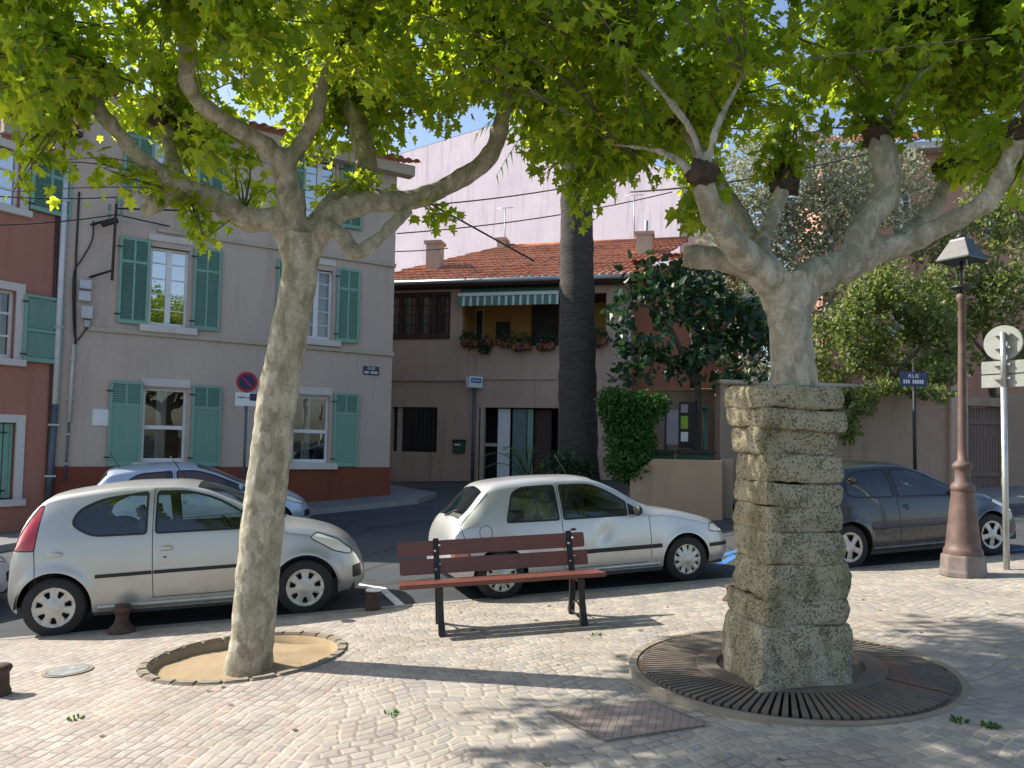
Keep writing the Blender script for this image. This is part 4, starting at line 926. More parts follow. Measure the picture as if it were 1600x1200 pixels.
# ------------------------------------------------------------------ buildings
UP = V((0, 0, 1))
class Fac:
    """a vertical facade plane: O on it, e along it (left to right in the photo), n towards the viewer"""
    def __init__(s, O, ang):
        s.O = V((O.x, O.y, 0)); s.e = V((math.cos(ang), math.sin(ang), 0)); s.n = V((s.e.y, -s.e.x, 0))
    def hit(s, px, py, off=0.0):
        d = ray(px, py); O = s.O+s.n*off; k = (O-CAM).dot(s.n)/d.dot(s.n); P = CAM+d*k
        return (P-s.O).dot(s.e), P.z
    def P(s, a, z, off=0.0): return s.O+s.e*a+s.n*off+UP*z
    def rect(s, pxs, off=0.0):
        h = [s.hit(x, y, off) for x, y in pxs]; return h
    def box(s, mb, a0, a1, z0, z1, o0, o1, mi=0):
        return mb.box(s.P((a0+a1)/2, (z0+z1)/2, (o0+o1)/2), s.e*((a1-a0)/2), s.n*((o1-o0)/2), UP*((z1-z0)/2), mi)
    def wall(s, mb, a0, a1, z0, z1, holes, off=0.0, depth=0.16):
        A = sorted({a0, a1, *[h[0] for h in holes], *[h[1] for h in holes]}); Z = sorted({z0, z1, *[h[2] for h in holes], *[h[3] for h in holes]})
        A = [a for a in A if a0 <= a <= a1]; Z = [z for z in Z if z0 <= z <= z1]
        for i in range(len(A)-1):
            for j in range(len(Z)-1):
                ca, cz = (A[i]+A[i+1])/2, (Z[j]+Z[j+1])/2
                if any(h[0] < ca < h[1] and h[2] < cz < h[3] for h in holes): continue
                mb.quad(s.P(A[i], Z[j], off), s.P(A[i+1], Z[j], off), s.P(A[i+1], Z[j+1], off), s.P(A[i], Z[j+1], off))
        for h in holes:
            c = [(h[0], h[2]), (h[1], h[2]), (h[1], h[3]), (h[0], h[3])]
            for i in range(4):
                p, q = c[i], c[(i+1) % 4]
                mb.quad(s.P(*q, off), s.P(*p, off), s.P(*p, off-depth), s.P(*q, off-depth))
def window(fc, par, h, style='casement', depth=0.16, glass='window_glass', curtain=True, frame='white_paint', sill=None, dark=False):
    a0, a1, z0, z1 = h; w_ = 0.055; mb = MB(); o = -depth
    fb = lambda *q: fc.box(mb, *q, o, o+0.06)
    fb(a0, a1, z0, z0+w_*1.4); fb(a0, a1, z1-w_, z1); fb(a0, a0+w_, z0+w_*1.4, z1-w_); fb(a1-w_, a1, z0+w_*1.4, z1-w_)
    am = (a0+a1)/2
    if style == 'casement':
        fc.box(mb, am-.055, am+.055, z0+w_*1.4, z1-w_, o, o+.072)
        for k in range(1, 5):
            z = z0+(z1-z0)*(k/5+.01)
            for b0, b1 in ((a0+w_, am-.055), (am+.055, a1-w_)): fc.box(mb, b0, b1, z-.011, z+.011, o+.01, o+.052)
    elif style == 'sash':
        z = z0+(z1-z0)*.47; fc.box(mb, a0+w_, a1-w_, z-.04, z+.04, o, o+.07)
    elif style == 'three':
        for k in (1, 2):
            z = z0+(z1-z0)*k/3; fc.box(mb, a0+w_, a1-w_, z-.02, z+.02, o+.01, o+.055)
    win = mb.build('window', M[frame], par)
    mb = MB(); mb.quad(fc.P(a0+w_*.5, z0, o+.025), fc.P(a1-w_*.5, z0, o+.025), fc.P(a1-w_*.5, z1, o+.025), fc.P(a0+w_*.5, z1, o+.025)); mb.build('pane', M[glass], win)
    mb = MB(); q = o-.5 if not curtain else o-.12
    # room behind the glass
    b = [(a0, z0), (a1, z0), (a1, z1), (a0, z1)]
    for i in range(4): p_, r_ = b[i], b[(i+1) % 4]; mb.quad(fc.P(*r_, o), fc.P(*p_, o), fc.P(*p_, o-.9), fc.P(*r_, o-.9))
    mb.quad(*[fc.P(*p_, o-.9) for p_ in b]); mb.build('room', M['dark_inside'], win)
    if curtain:
        mb = MB(); n = 30
        spans = ((a0+.06, am-.03), (am+.03, a1-.06)) if not dark else ((am-.14, am+.06),)
        for b0, b1 in spans:
            P = []
            for k in range(n+1):
                x = b0+(b1-b0)*k/n; of = q+.025*math.sin(k*1.9)
                P += [fc.P(x, z0+.02, of), fc.P(x, z1-.03, of)]
            mb.add(P, [(2*k, 2*k+2, 2*k+3, 2*k+1) for k in range(n)])
        mb.build('curtain', M['curtain'], win, True)
    return win
def shutter(fc, par, a0, a1, z0, z1, ground=False, off=0.03, plain=False):
    mb = MB(); t = .045; b = .055
    fc.box(mb, a0, a0+b, z0, z1, off, off+t); fc.box(mb, a1-b, a1, z0, z1, off, off+t)
    fc.box(mb, a0+b, a1-b, z0, z0+b*1.5, off, off+t); fc.box(mb, a0+b, a1-b, z1-b, z1, off, off+t)
    zm = z1-(z1-z0)*.28; am = (a0+a1)/2
    if plain: zm = z0+(z1-z0)*.47
    fc.box(mb, a0+b, a1-b, zm-.03, zm+.03, off, off+t-.004)
    if not plain:
        fc.box(mb, am-.022, am+.022, zm+.03, z1-b, off, off+t-.006)
        if not ground: fc.box(mb, am-.022, am+.022, z0+b*1.5, zm-.03, off, off+t-.006)
    sh = mb.build('shutter', M['shutter_green'], par, bevel=.006, seg=1)
    mb = MB()
    def louvre(z0_, z1_, b0, b1):
        n = int((z1_-z0_)/.045)
        for k in range(n):
            z = z0_+(k+.5)*(z1_-z0_)/n
            mb.box(fc.P((b0+b1)/2, z, off+.018), fc.e*((b1-b0)/2), (fc.n*.016-UP*.02), (fc.n*.004+UP*.004))
        mb.quad(fc.P(b0, z0_, off+.004), fc.P(b1, z0_, off+.004), fc.P(b1, z1_, off+.004), fc.P(b0, z1_, off+.004))
    if plain:
        for q0, q1 in ((z0+b*1.5, zm-.03), (zm+.03, z1-b)): fc.box(mb, a0+b+.02, a1-b-.02, q0+.02, q1-.02, off, off+.02); fc.box(mb, a0+b, a1-b, q0, q1, off, off+.012)
    else:
        for b0, b1 in ((a0+b, am-.022), (am+.022, a1-b)):
            louvre(zm+.03, z1-b, b0, b1)
            if not ground: louvre(z0+b*1.5, zm-.03, b0, b1)
        if ground: fc.box(mb, a0+b, a1-b, z0+b*1.5, zm-.03, off, off+.03)
    mb.build('louvres', M['shutter_panel'], sh)
    mb = MB()
    inner = a0 if plain else None
    for z in (z0+(z1-z0)*.1, z0+(z1-z0)*.88):
        for aa in ((a0-.06, a0+.05),): fc.box(mb, aa[0], aa[1], z-.015, z+.015, off+t+.001, off+t+.012)
    mb.build('hinge', M['black_iron'], sh)
    return sh
def recess(mb, fc, h, d0, d1):
    b = [(h[0], h[2]), (h[1], h[2]), (h[1], h[3]), (h[0], h[3])]
    for i in range(4): p_, r_ = b[i], b[(i+1) % 4]; mb.quad(fc.P(*r_, d0), fc.P(*p_, d0), fc.P(*p_, d1), fc.P(*r_, d1))
def bar(fc, par, name, mat, a0, a1, z0, z1, o1, o0=0.0, bevel=.008):
    mb = MB(); fc.box(mb, a0, a1, z0, z1, o0, o1); return mb.build(name, M[mat], par, bevel=bevel, seg=1)
def tiles(name, par, A, B, Cc, Dd, mat='roof_tile', period=.21, rows=.36, amp=.055):
    """canal tiles on the quad A-B (eave) to D-C (ridge)"""
    w_ = ((B-A).length+(Cc-Dd).length)/2; h_ = ((Dd-A).length+(Cc-B).length)/2
    nu = max(2, int((B-A).length/period)*6); nr = max(1, int(h_/rows)); nrm = (B-A).cross(Dd-A).normalized()
    if nrm.z < 0: nrm = -nrm
    mb = MB(); vs = []; rv = []
    for r in range(nr):
        for q, lift in ((r/nr, .035), ((r+1)/nr-1e-4, .0)):
            row = []
            jit = RN.uniform(-.012, .012)
            for i in range(nu+1):
                u_ = i/nu; p = A.lerp(B, u_).lerp(Dd.lerp(Cc, u_), q); col = int(i/6); rj = ((col*73+r*37) % 11)/11*.02
                row.append(p+nrm*(amp*abs(math.sin(math.pi*i/6))+lift+rj+jit))
            rv.append(row)
    b = 0
    for row in rv: vs += row
    m = nu+1; fs = []
    for j in range(len(rv)-1):
        for i in range(nu): fs.append((j*m+i, j*m+i+1, (j+1)*m+i+1, (j+1)*m+i))
    mb.add(vs, fs); return mb.build(name, M[mat], par, False)
def text(fc, par, name, s, a, z, size, mat, off, cond=1.0):
    c = D.curves.new('txt', 'FONT'); c.body = s; c.size = size; c.align_x = 'CENTER'; c.align_y = 'CENTER'; c.extrude = .001
    o = D.objects.new('txt', c); COL.objects.link(o); bpy.context.view_layer.update()
    me = bpy.data.meshes.new_from_object(o.evaluated_get(bpy.context.evaluated_depsgraph_get())); D.objects.remove(o)
    mb = MB(); mb.add([fc.P(a+v.co.x*cond, z+v.co.y, off+v.co.z) for v in me.vertices], [list(p.vertices) for p in me.polygons]); D.meshes.remove(me)
    return mb.build(name, M[mat], par)
# ---- grey house on the corner
gc = G(607, 781); GH = Fac(gc, math.radians(32)); gz = gc.z
aL = GH.hit(84, 700)[0]
grey = thing('corner_house', gc, 'three storey grey stucco corner house with green shutters and rust red plinth', 'house')
zpl = (GH.hit(605, 729)[1]+GH.hit(110, 730)[1])/2
zs1 = (GH.hit(130, 513)[1]+GH.hit(610, 553)[1])/2; zs2 = GH.hit(300, 372)[1]
zs2 = (GH.hit(430, 383)[1]+zs2)/2
ztop = GH.hit(130, 150)[1]
def opening(fc, pts):
    h = [fc.hit(*p) for p in pts]; a = sorted(q[0] for q in h); z = sorted(q[1] for q in h); n = len(h)//2
    return (sum(a[:n])/n, sum(a[n:])/n, sum(z[:n])/n, sum(z[n:])/n)
W1 = opening(GH, [(236, 385), (297, 392), (231, 507), (291, 513)]); W2 = opening(GH, [(485, 415), (520, 420), (480, 527), (519, 530)])
G1 = opening(GH, [(223, 607), (293, 607), (221, 722), (289, 722)]); G2 = opening(GH, [(463, 617), (515, 617), (460, 721), (513, 723)])
wd = W1[1]-W1[0]; W2 = (W2[1]-wd*.98, W2[1], W1[2]+.02, W1[3]); G2 = (G2[1]-(G1[1]-G1[0]), G2[1], G1[2], G1[3])
dz3 = W1[3]-G1[3]; T1 = (W1[0], W1[1], W1[2]+dz3*.93, W1[3]+dz3*.86); T2 = (W2[0], W2[1], T1[2], T1[3])
holes = [W1, W2, G1, G2, T1, T2]
mb = MB(); GH.wall(mb, aL, 0, zpl, ztop, holes, 0, .20)
sd = -GH.n*7.0  # right return wall
mb.quad(GH.P(0, gz-1, 0), GH.P(0, gz-1, -7), GH.P(0, ztop, -7), GH.P(0, ztop, 0)); mb.quad(GH.P(aL, gz-1, -7), GH.P(aL, gz-1, 0), GH.P(aL, ztop, 0), GH.P(aL, ztop, -7))
mb.quad(GH.P(0, gz-1, -7), GH.P(aL, gz-1, -7), GH.P(aL, ztop, -7), GH.P(0, ztop, -7))
mb.build('wall', M['grey_stucco'], grey)
mb = MB(); GH.box(mb, aL, .03, gz-1.2, zpl, -.3, .035); mb.build('plinth', M['plinth_paint'], grey)
bar(GH, grey, 'string_course', 'cream_stucco', GH.hit(138, 515)[0], .02, zs1-.05, zs1+.05, .06)
bar(GH, grey, 'string_course', 'cream_stucco', GH.hit(245, 370)[0], .02, zs2-.045, zs2+.045, .06)
bar(GH, grey, 'cornice', 'cream_stucco', aL, .35, ztop-.25, ztop, .3, -.02)
tiles('roof', grey, GH.P(aL-.1, ztop, .5), GH.P(.4, ztop, .5), GH.P(.4, ztop+1.3, -3.5), GH.P(aL-.1, ztop+1.3, -3.5))
for i, h in enumerate(holes):
    low = h in (G1, G2)
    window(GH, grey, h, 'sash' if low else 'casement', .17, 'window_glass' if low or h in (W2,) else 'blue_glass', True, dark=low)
    bar(GH, grey, 'sill', 'white_stone', h[0]-.16, h[1]+.2, h[2]-.15, h[2]-.005, .12)
    bar(GH, grey, 'lintel', 'white_stone', h[0]-.05, h[1]+.05, h[3]+.12 if not low else h[3]+.03, h[3]+.26 if not low else h[3]+.20, .035)
    if not low:
        mb = MB(); GH.box(mb, h[0], h[1], h[3]-.0, h[3]+.07, -.16, -.02); mb.build('shutter_box', M['white_paint'], grey)
    sw = .60 if low else .56
    z0, z1 = h[2]-.02-(0.06 if low else 0), h[3]+.10
    shutter(GH, grey, h[0]-sw-.02, h[0]-.01, z0, z1, low); shutter(GH, grey, h[1]+.09, h[1]+.09+sw, z0, z1, low)
# things fixed on the grey house
t = thing('wall_plaque', GH.P(*GH.hit(157, 652), 0), 'small blank white plaque on the grey wall left of the ground floor window', 'plaque')
h = opening(GH, [(145, 640), (171, 640), (144, 665), (170, 665)]); bar(GH, t, 'plaque', 'sign_white', *h, .03)
bar(GH, t, 'backplate', 'grey_box', h[0]-.02, h[1]+.02, h[2]-.02, h[3]+.02, .012)
t = thing('street_name_sign', GH.P(*GH.hit(580, 579), 0), 'navy enamel street name plate on the right end of the grey wall', 'street sign')
h = opening(GH, [(567, 572), (592, 573), (567, 585), (592, 587)]); ac, zc = (h[0]+h[1])/2, (h[2]+h[3])/2
bar(GH, t, 'plate', 'sign_navy', *h, .02, .001, .003); text(GH, t, 'lettering', 'RUE', ac, zc+.05, .09, 'sign_white', .0225, 1.2)
mb = MB()
for k in range(9):
    if k in (3,): continue
    GH.box(mb, ac-.17+.038*k, ac-.17+.038*k+.024, zc-.075, zc-.015, .021, .023)
mb.build('lettering', M['sign_white'], t)
def pipe(fc, name, label, mats, pxs, r, off, cat='pipe'):
    t = thing(name, fc.P(*fc.hit(*pxs[-1], off), off), label, cat)
    for (i, m_) in enumerate(mats):
        P = [fc.P(*fc.hit(*p, off), off) for p in pxs[i:i+2]]; mb = MB(); mb.tube(P, r[i], 10); o = mb.build('pipe', M[m_], t, True)
    mb = MB()
    for i in range(len(mats)):
        P = [fc.P(*fc.hit(*p, off), off) for p in pxs[i:i+2]]
        for q in (.2, .7): c_ = P[0].lerp(P[1], q); mb = MB(); mb.box(c_-fc.n*off*.5, fc.e*(r[i]*1.5), fc.n*(off*.5+r[i]*1.1), UP*.018); mb.build('pipe_clip', M['zinc'], t)
    return t
pipe(GH, 'drainpipe', 'tall white drainpipe with dark lower end between red and grey houses', ['white_pipe', 'dark_pipe'], [(105, 235), (86, 632), (75, 792)], [.055, .065], .09)
pipe(GH, 'conduit', 'thin cream conduit running down beside the utility boxes', ['cream_pipe', 'dark_pipe'], [(115, 538), (108, 660), (101, 752)], [.035, .02], .05)
def wbox(px, name, mat, par, d=.16): h = opening(GH, px); return bar(GH, par, name, mat, *h, d, .001, .012)
t = thing('utility_boxes', GH.P(*GH.hit(133, 480), 0), 'stack of three pale grey cable junction boxes on the grey wall', 'junction box')
wbox([(124, 439), (143, 439), (124, 453), (143, 453)], 'junction_box', 'grey_box', t); wbox([(122, 456), (142, 456), (122, 471), (142, 472)], 'junction_box', 'grey_box', t)
wbox([(127, 480), (145, 480), (126, 499), (144, 499)], 'junction_box', 'grey_box', t, .18); wbox([(130, 501), (140, 501), (130, 512), (140, 513)], 'meter', 'zinc', t, .13)
mb = MB(); mb.tube([GH.P(*GH.hit(*p, .03), .03) for p in [(124, 300), (119, 395), (117, 470), (118, 538)]], .018, 6); mb.build('cable_run', M['cable'], t, True)
mb = MB(); mb.tube(catmull([GH.P(*GH.hit(*p, .05), .05) for p in [(146, 345), (144, 375), (128, 405), (116, 425), (114, 470), (118, 530), (136, 512)]], 5), .014, 6); mb.build('cable_run', M['cable'], t, True)
# bracket for the overhead lines
bo = .45
t = thing('cable_bracket', GH.P(*GH.hit(178, 400, 0), 0), 'rusty iron bracket with insulators holding overhead cables on the grey house', 'bracket')
mb = MB(); top_, bot_ = GH.P(*GH.hit(182, 318, bo), bo), GH.P(*GH.hit(175, 438, bo), bo); mb.tube([bot_, top_], .028, 8); mb.build('upright', M['rust_iron'], t, True)
for py, px in ((345, 142), (424, 140)):
    mb = MB(); mb.tube([GH.P(*GH.hit(px, py+(9 if py > 400 else 6), 0), -.02), GH.P(*GH.hit(181 if py < 400 else 177, py-(2 if py > 400 else 4), bo), bo)], .025, 8); mb.build('arm', M['black_iron'], t, True)
for px, py in ((171, 324), (171, 338), (190, 317), (190, 333), (183, 312)):
    c_ = GH.P(*GH.hit(px, py, bo), bo); mb = MB(); mb.lathe([(.02, -.06), (.035, -.04), (.022, -.01), (.035, .01), (.022, .04), (.03, .06)], c_, 10); mb.build('insulator', M['shutter_panel'], t, True)
mb = MB(); a_, b_ = GH.P(*GH.hit(160, 351, bo*.6), bo*.6), GH.P(*GH.hit(183, 344, bo), bo); mb.tube([a_, b_], .06, 8); mb.build('cable_clamp', M['cable'], t, True)
# ---- red house at the left edge
RO = GH.P(aL-.02, 0, 0); RH = Fac(RO, math.radians(58)); rz = g(RO.x, RO.y)
red = thing('red_house', V((RO.x, RO.y, rz)), 'brick red stucco house at the left edge with green shutters and white window surrounds', 'house')
R1 = opening(RH, [(-10, 225), (32, 237), (-10, 318), (33, 326)]); R2 = opening(RH, [(-10, 452), (24, 452), (-10, 562), (22, 557)]); R3 = opening(RH, [(-12, 660), (24, 660), (-12, 785), (21, 776)])
rz1 = RH.hit(60, 195)[1]; rA0 = RH.hit(-14, 500)[0]
mb = MB(); RH.wall(mb, rA0, 0, rz-1, rz1, [R1, R2, R3], 0, .2); mb.quad(RH.P(0, rz-1, 0), RH.P(0, rz-1, -6), RH.P(0, rz1, -6), RH.P(0, rz1, 0)); mb.build('wall', M['red_stucco'], red)
bar(RH, red, 'cornice', 'cream_stucco', rA0, .05, rz1-.40, rz1-.12, .14, -.01); bar(RH, red, 'eave_board', 'dark_wood', rA0, .1, rz1-.10, rz1, .42, -.01)
tiles('roof', red, RH.P(rA0, rz1+.02, .55), RH.P(.1, rz1+.02, .55), RH.P(.1, rz1+.7, -3.5), RH.P(rA0, rz1+.7, -3.5))
for h, st_ in ((R1, 'three'), (R2, 'three'), (R3, 'none')):
    if st_ != 'none': window(RH, red, h, 'three', .17, 'blue_glass' if h is R1 else 'window_glass', True, dark=True)
    b = .15
    mb = MB()
    for q in ((h[0]-b, h[1]+b, h[3], h[3]+b), (h[1], h[1]+b, h[2], h[3]), (h[0]-b, h[0], h[2], h[3])): RH.box(mb, *q, .001, .035)
    mb.build('window_surround', M['white_stone'], red); bar(RH, red, 'sill', 'white_stone', h[0]-b, h[1]+b+.05, h[2]-.13, h[2]-.004, .10)
s1 = RH.hit(84, 240); 
shutter(RH, red, R1[1]+.16, R1[1]+.16+.75, R1[2]+.04, R1[3]-.02, off=.05); shutter(RH, red, R2[1]+.13, R2[1]+.13+.72, R2[2]-.02, R2[3]-.02, off=.05, plain=True)
shutter(RH, red, R3[0]+.02, (R3[0]+R3[1])/2-.01, R3[2]+.02, R3[3]-.02, off=-.10); shutter(RH, red, (R3[0]+R3[1])/2+.01, R3[1]-.02, R3[2]+.02, R3[3]-.02, off=-.10)
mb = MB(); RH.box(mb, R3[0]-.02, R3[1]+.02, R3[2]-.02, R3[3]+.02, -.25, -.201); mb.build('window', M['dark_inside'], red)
mb = MB(); mb.tube([RH.P(*RH.hit(p[0], p[1], .04), .04) for p in [(91, 300), (82, 560), (72, 780)]], .03, 8); mb.build('cable_cover', M['rust_iron'], red, True)
# ---- pavement in front of the red and grey houses
mb = MB(); kb = MB()
pv = [RH.P(-9, 0, 1.3), RH.P(-.9, 0, 1.3), GH.P(aL+.8, 0, 1.25), GH.P(0.2, 0, 1.25), GH.P(1.1, 0, .4), GH.P(1.15, 0, -9)]
pi_ = [RH.P(-9, 0, -.5), RH.P(-.3, 0, -.5), GH.P(aL, 0, -.5), GH.P(-.3, 0, -.5), GH.P(-.25, 0, -.6), GH.P(-.25, 0, -9)]
for i in range(len(pv)-1):
    n = 10
    for k in range(n):
        a, b, c_, d_ = pv[i].lerp(pv[i+1], k/n), pv[i].lerp(pv[i+1], (k+1)/n), pi_[i].lerp(pi_[i+1], (k+1)/n), pi_[i].lerp(pi_[i+1], k/n)
        mb.quad(gp(a.x, a.y, .12), gp(b.x, b.y, .12), gp(c_.x, c_.y, .13), gp(d_.x, d_.y, .13))
        kb.quad(gp(a.x, a.y, -.05), gp(b.x, b.y, -.05), gp(b.x, b.y, .12), gp(a.x, a.y, .12))
mb.build('far_pavement', M['far_pavement'], None, kind='structure'); kb.build('far_kerb', M['kerb_stone'], None, kind='structure')
# ---- pink house with the balcony
pc = G(655, 752); print('grey depth', proj(gc), 'pink', proj(pc), 'aL', aL, 'heights', zpl-gz, zs1-gz, zs2-gz, W1, G1)
PH = Fac(pc, math.radians(-13)); pz = pc.z
pk = thing('balcony_house', pc, 'pinkish stucco house with red tiled roof, glazed veranda and flowered balcony', 'house')
aP0 = PH.hit(560, 600)[0]; aP1 = PH.hit(984, 600)[0]
zEv = PH.hit(700, 447)[1]
V1 = opening(PH, [(590, 457), (704, 457), (590, 526), (704, 526)]); V1 = (aP0+.3, V1[1], V1[2], V1[3])
B1 = opening(PH, [(722, 462), (947, 458), (722, 540), (947, 540)]); L1 = opening(PH, [(612, 636), (683, 636), (612, 706), (683, 706)])
D1 = opening(PH, [(748, 637), (872, 637), (748, 745), (872, 745)]); D1 = (D1[0], D1[1], pz-.1, D1[3])
mb = MB(); PH.wall(mb, aP0, aP1, pz-1, zEv, [V1, B1, L1, D1], 0, .25)
mb.quad(PH.P(aP1, pz-1, 0), PH.P(aP1, pz-1, -7), PH.P(aP1, zEv, -7), PH.P(aP1, zEv, 0)); mb.build('wall', M['pink_stucco'], pk)
zst = PH.hit(650, 592)[1]; bar(PH, pk, 'string_course', 'pink_stucco', aP0, PH.hit(735, 590)[0], zst-.07, zst+.09, .09)
bar(PH, pk, 'string_course', 'pink_stucco', PH.hit(752, 592)[0], PH.hit(868, 592)[0], zst-.03, zst+.03, .05)
# balcony recess, parapet with flower boxes
bd = 1.5; mb = MB(); a0, a1, z0, z1 = B1; zf = z0-.35
mb.quad(PH.P(a0, zf, -bd), PH.P(a1, zf, -bd), PH.P(a1, z1, -bd), PH.P(a0, z1, -bd)); mb.quad(PH.P(a0, zf, -.25), PH.P(a0, zf, -bd), PH.P(a0, z1, -bd), PH.P(a0, z1, -.25)); mb.quad(PH.P(a1, zf, -bd), PH.P(a1, zf, -.25), PH.P(a1, z1, -.25), PH.P(a1, z1, -bd))
mb.quad(PH.P(a0, zf, -.2), PH.P(a1, zf, -.2), PH.P(a1, zf, -bd), PH.P(a0, zf, -bd)); mb.build('balcony_recess', M['ochre_stucco'], pk)
mb = MB(); mb.quad(PH.P(a0, z1, -bd), PH.P(a1, z1, -bd), PH.P(a1, z1, -.2), PH.P(a0, z1, -.2)); mb.build('balcony_ceiling', M['dark_wood'], pk)
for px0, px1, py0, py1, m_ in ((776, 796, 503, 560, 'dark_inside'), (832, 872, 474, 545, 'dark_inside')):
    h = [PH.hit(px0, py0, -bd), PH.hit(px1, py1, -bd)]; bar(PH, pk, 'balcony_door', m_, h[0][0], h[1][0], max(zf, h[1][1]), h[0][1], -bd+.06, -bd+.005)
h = [PH.hit(727, 483, -bd), PH.hit(756, 535, -bd)]; hw = (h[0][0], h[1][0], max(zf, h[1][1]), h[0][1]); mb = MB()
PH.box(mb, hw[0], hw[1], hw[2], hw[3], -bd+.004, -bd+.05); wn_ = mb.build('window', M['cream_stucco'], pk)
for q in (0, 1):
    mb = MB(); wq = (hw[1]-hw[0])/2; PH.box(mb, hw[0]+wq*q+.08, hw[0]+wq*(q+1)-.05, hw[2]+.08, hw[3]-.08, -bd+.051, -bd+.06); mb.build('pane', M['dark_inside'], wn_)
# veranda glazing
mb = MB(); a0, a1, z0, z1 = V1; dd = -.12
PH.box(mb, a0, a1, z0-.08, z0+.08, dd-.05, dd+.17); PH.box(mb, a0, a1, z1-.1, z1, dd, dd+.1)
aa = [PH.hit(px, 490)[0] for px in (625, 651, 678, 703)]; 
for k, a in enumerate([a0+.1]+aa): PH.box(mb, a-.06, a+.06, z0+.08, z1-.1, dd, dd+.1)
vf = mb.build('veranda_frame', M['dark_wood'], pk)
mb = MB()
for p, q in zip([a0+.1]+aa[:-1], aa):
    for k in (1, 2, 3): z = z0+.08+(z1-z0-.18)*k/4; PH.box(mb, p+.06, q-.06, z-.012, z+.012, dd+.02, dd+.05)
    for k in (1, 2): a = p+(q-p)*k/3; PH.box(mb, a-.012, a+.012, z0+.08, z1-.1, dd+.021, dd+.049)
mb.build('glazing_bars', M['dark_wood'], vf)
mb = MB(); mb.quad(PH.P(a0, z0, dd+.03), PH.P(a1, z0, dd+.03), PH.P(a1, z1, dd+.03), PH.P(a0, z1, dd+.03)); mb.build('pane', M['window_glass'], vf)
mb = MB()
for p, q, lo in ((a0, aa[0], 0), (aa[0]+.05, aa[1], 0), (aa[1]+.1, aa[1]+.35, 0), (aa[3]-.25, aa[3]-.08, 0)):
    n = 20; P = []
    for k in range(n+1): x = p+(q-p)*k/n; P += [PH.P(x, z0+.05, dd-.2+.03*math.sin(k*1.7)), PH.P(x, z1-.1, dd-.2+.03*math.sin(k*1.7))]
    mb.add(P, [(2*k, 2*k+2, 2*k+3, 2*k+1) for k in range(n)])
mb.build('curtain', M['cream_stucco'], vf, True)
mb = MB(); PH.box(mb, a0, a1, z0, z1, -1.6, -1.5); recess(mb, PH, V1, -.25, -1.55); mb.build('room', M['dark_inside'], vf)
# ground floor window, doors
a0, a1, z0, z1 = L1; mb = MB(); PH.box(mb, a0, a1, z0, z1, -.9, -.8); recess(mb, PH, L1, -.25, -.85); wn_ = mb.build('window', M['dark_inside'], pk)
mb = MB(); x_ = PH.hit(622, 670)[0]; PH.box(mb, x_-.07, x_+.07, z0, z1, -.2, -.12); mb.build('mullion', M['cream_stucco'], wn_)
mb = MB(); mb.quad(PH.P(a0, z0, -.22), PH.P(a1, z0, -.22), PH.P(a1, z1, -.22), PH.P(a0, z1, -.22)); mb.build('pane', M['window_glass'], wn_)
mb = MB()
for k in range(7): x_ = a0+.75+.14*k; mb.tube([PH.P(x_, z0, -.1), PH.P(x_, z1, -.1)], .01, 5)
mb.build('window_bars', M['black_iron'], wn_)
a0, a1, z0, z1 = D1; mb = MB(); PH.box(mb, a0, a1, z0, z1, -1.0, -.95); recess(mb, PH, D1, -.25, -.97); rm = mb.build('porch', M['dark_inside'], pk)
def dpanel(px0, px1, mat, o, nm): x0, x1 = PH.hit(px0, 690, o)[0], PH.hit(px1, 690, o)[0]; return bar(PH, pk, nm, mat, x0, x1, z0, z1-.03, o+.05, o)
dpanel(778, 797, 'white_paint', -.2, 'door_leaf'); dpanel(801, 823, 'teal_door', -.24, 'door_leaf'); dpanel(824, 833, 'shutter_green', -.22, 'door_post'); dpanel(834, 862, 'dark_wood', -.4, 'door_leaf')
bar(PH, pk, 'door_frame', 'cream_stucco', *[PH.hit(750, 690)[0], PH.hit(756, 690)[0]], z0, z1, .02, -.2); 
h = PH.hit(765, 695, -.3)[1]; bar(PH, pk, 'door_rail', 'cream_stucco', PH.hit(752, 690)[0], PH.hit(776, 690)[0], h-.05, h+.05, -.12, -.2)
# roof
A_, B_ = PH.P(aP0-.1, zEv+.04, .5), PH.P(aP1+.25, zEv+.04, .5)
r0, r1 = PH.hit(782, 388, -3.2), PH.hit(1062, 368, -3.2); Dq, Cq = PH.P(r0[0], r0[1], -3.2), PH.P(aP1+1.6, r0[1], -3.2)
tiles('roof', pk, A_, B_, Cq, Dq)
bl = PH.P(aP0-.1, zEv+.04, -7.5); tiles('roof_hip', pk, bl, A_, Dq, PH.P(r0[0]-.05, r0[1], -3.4))
mb = MB(); mb.tube([Dq+UP*.05, Cq+UP*.05], .1, 10); mb.build('ridge_tiles', M['roof_tile'], pk, True)
mb = MB(); mb.tube([A_-UP*.02+PH.n*.08, B_-UP*.02+PH.n*.08], .07, 8); mb.build('gutter', M['zinc'], pk, True)
bar(PH, pk, 'eave_board', 'dark_wood', aP0, aP1+.2, zEv-.10, zEv+.02, .48, -.01)
pipe(PH, 'downpipe', 'grey downpipe with a swan neck at the corner of the balcony house', ['zinc', 'zinc'], [(975, 432), (984, 452), (982, 700)], [.05, .05], .1)
def chimney(px0, px1, py0, py1, o, cap=True):
    a0, a1 = PH.hit(px0, py1, o)[0], PH.hit(px1, py1, o)[0]; z0, z1 = PH.hit(px0, py1, o)[1], PH.hit(px0, py0, o)[1]
    mb = MB(); PH.box(mb, a0, a1, z0-.3, z1, o-.45, o); ch = mb.build('chimney', M['cream_stucco'], pk, bevel=.02)
    mb = MB(); PH.box(mb, a0-.05, a1+.05, z1-.02, z1+.08, o-.5, o+.05); mb.build('chimney_cap', M['pink_stucco'], ch)
    return ch
chimney(664, 686, 380, 440, -.6); chimney(776, 789, 375, 392, -3.0)
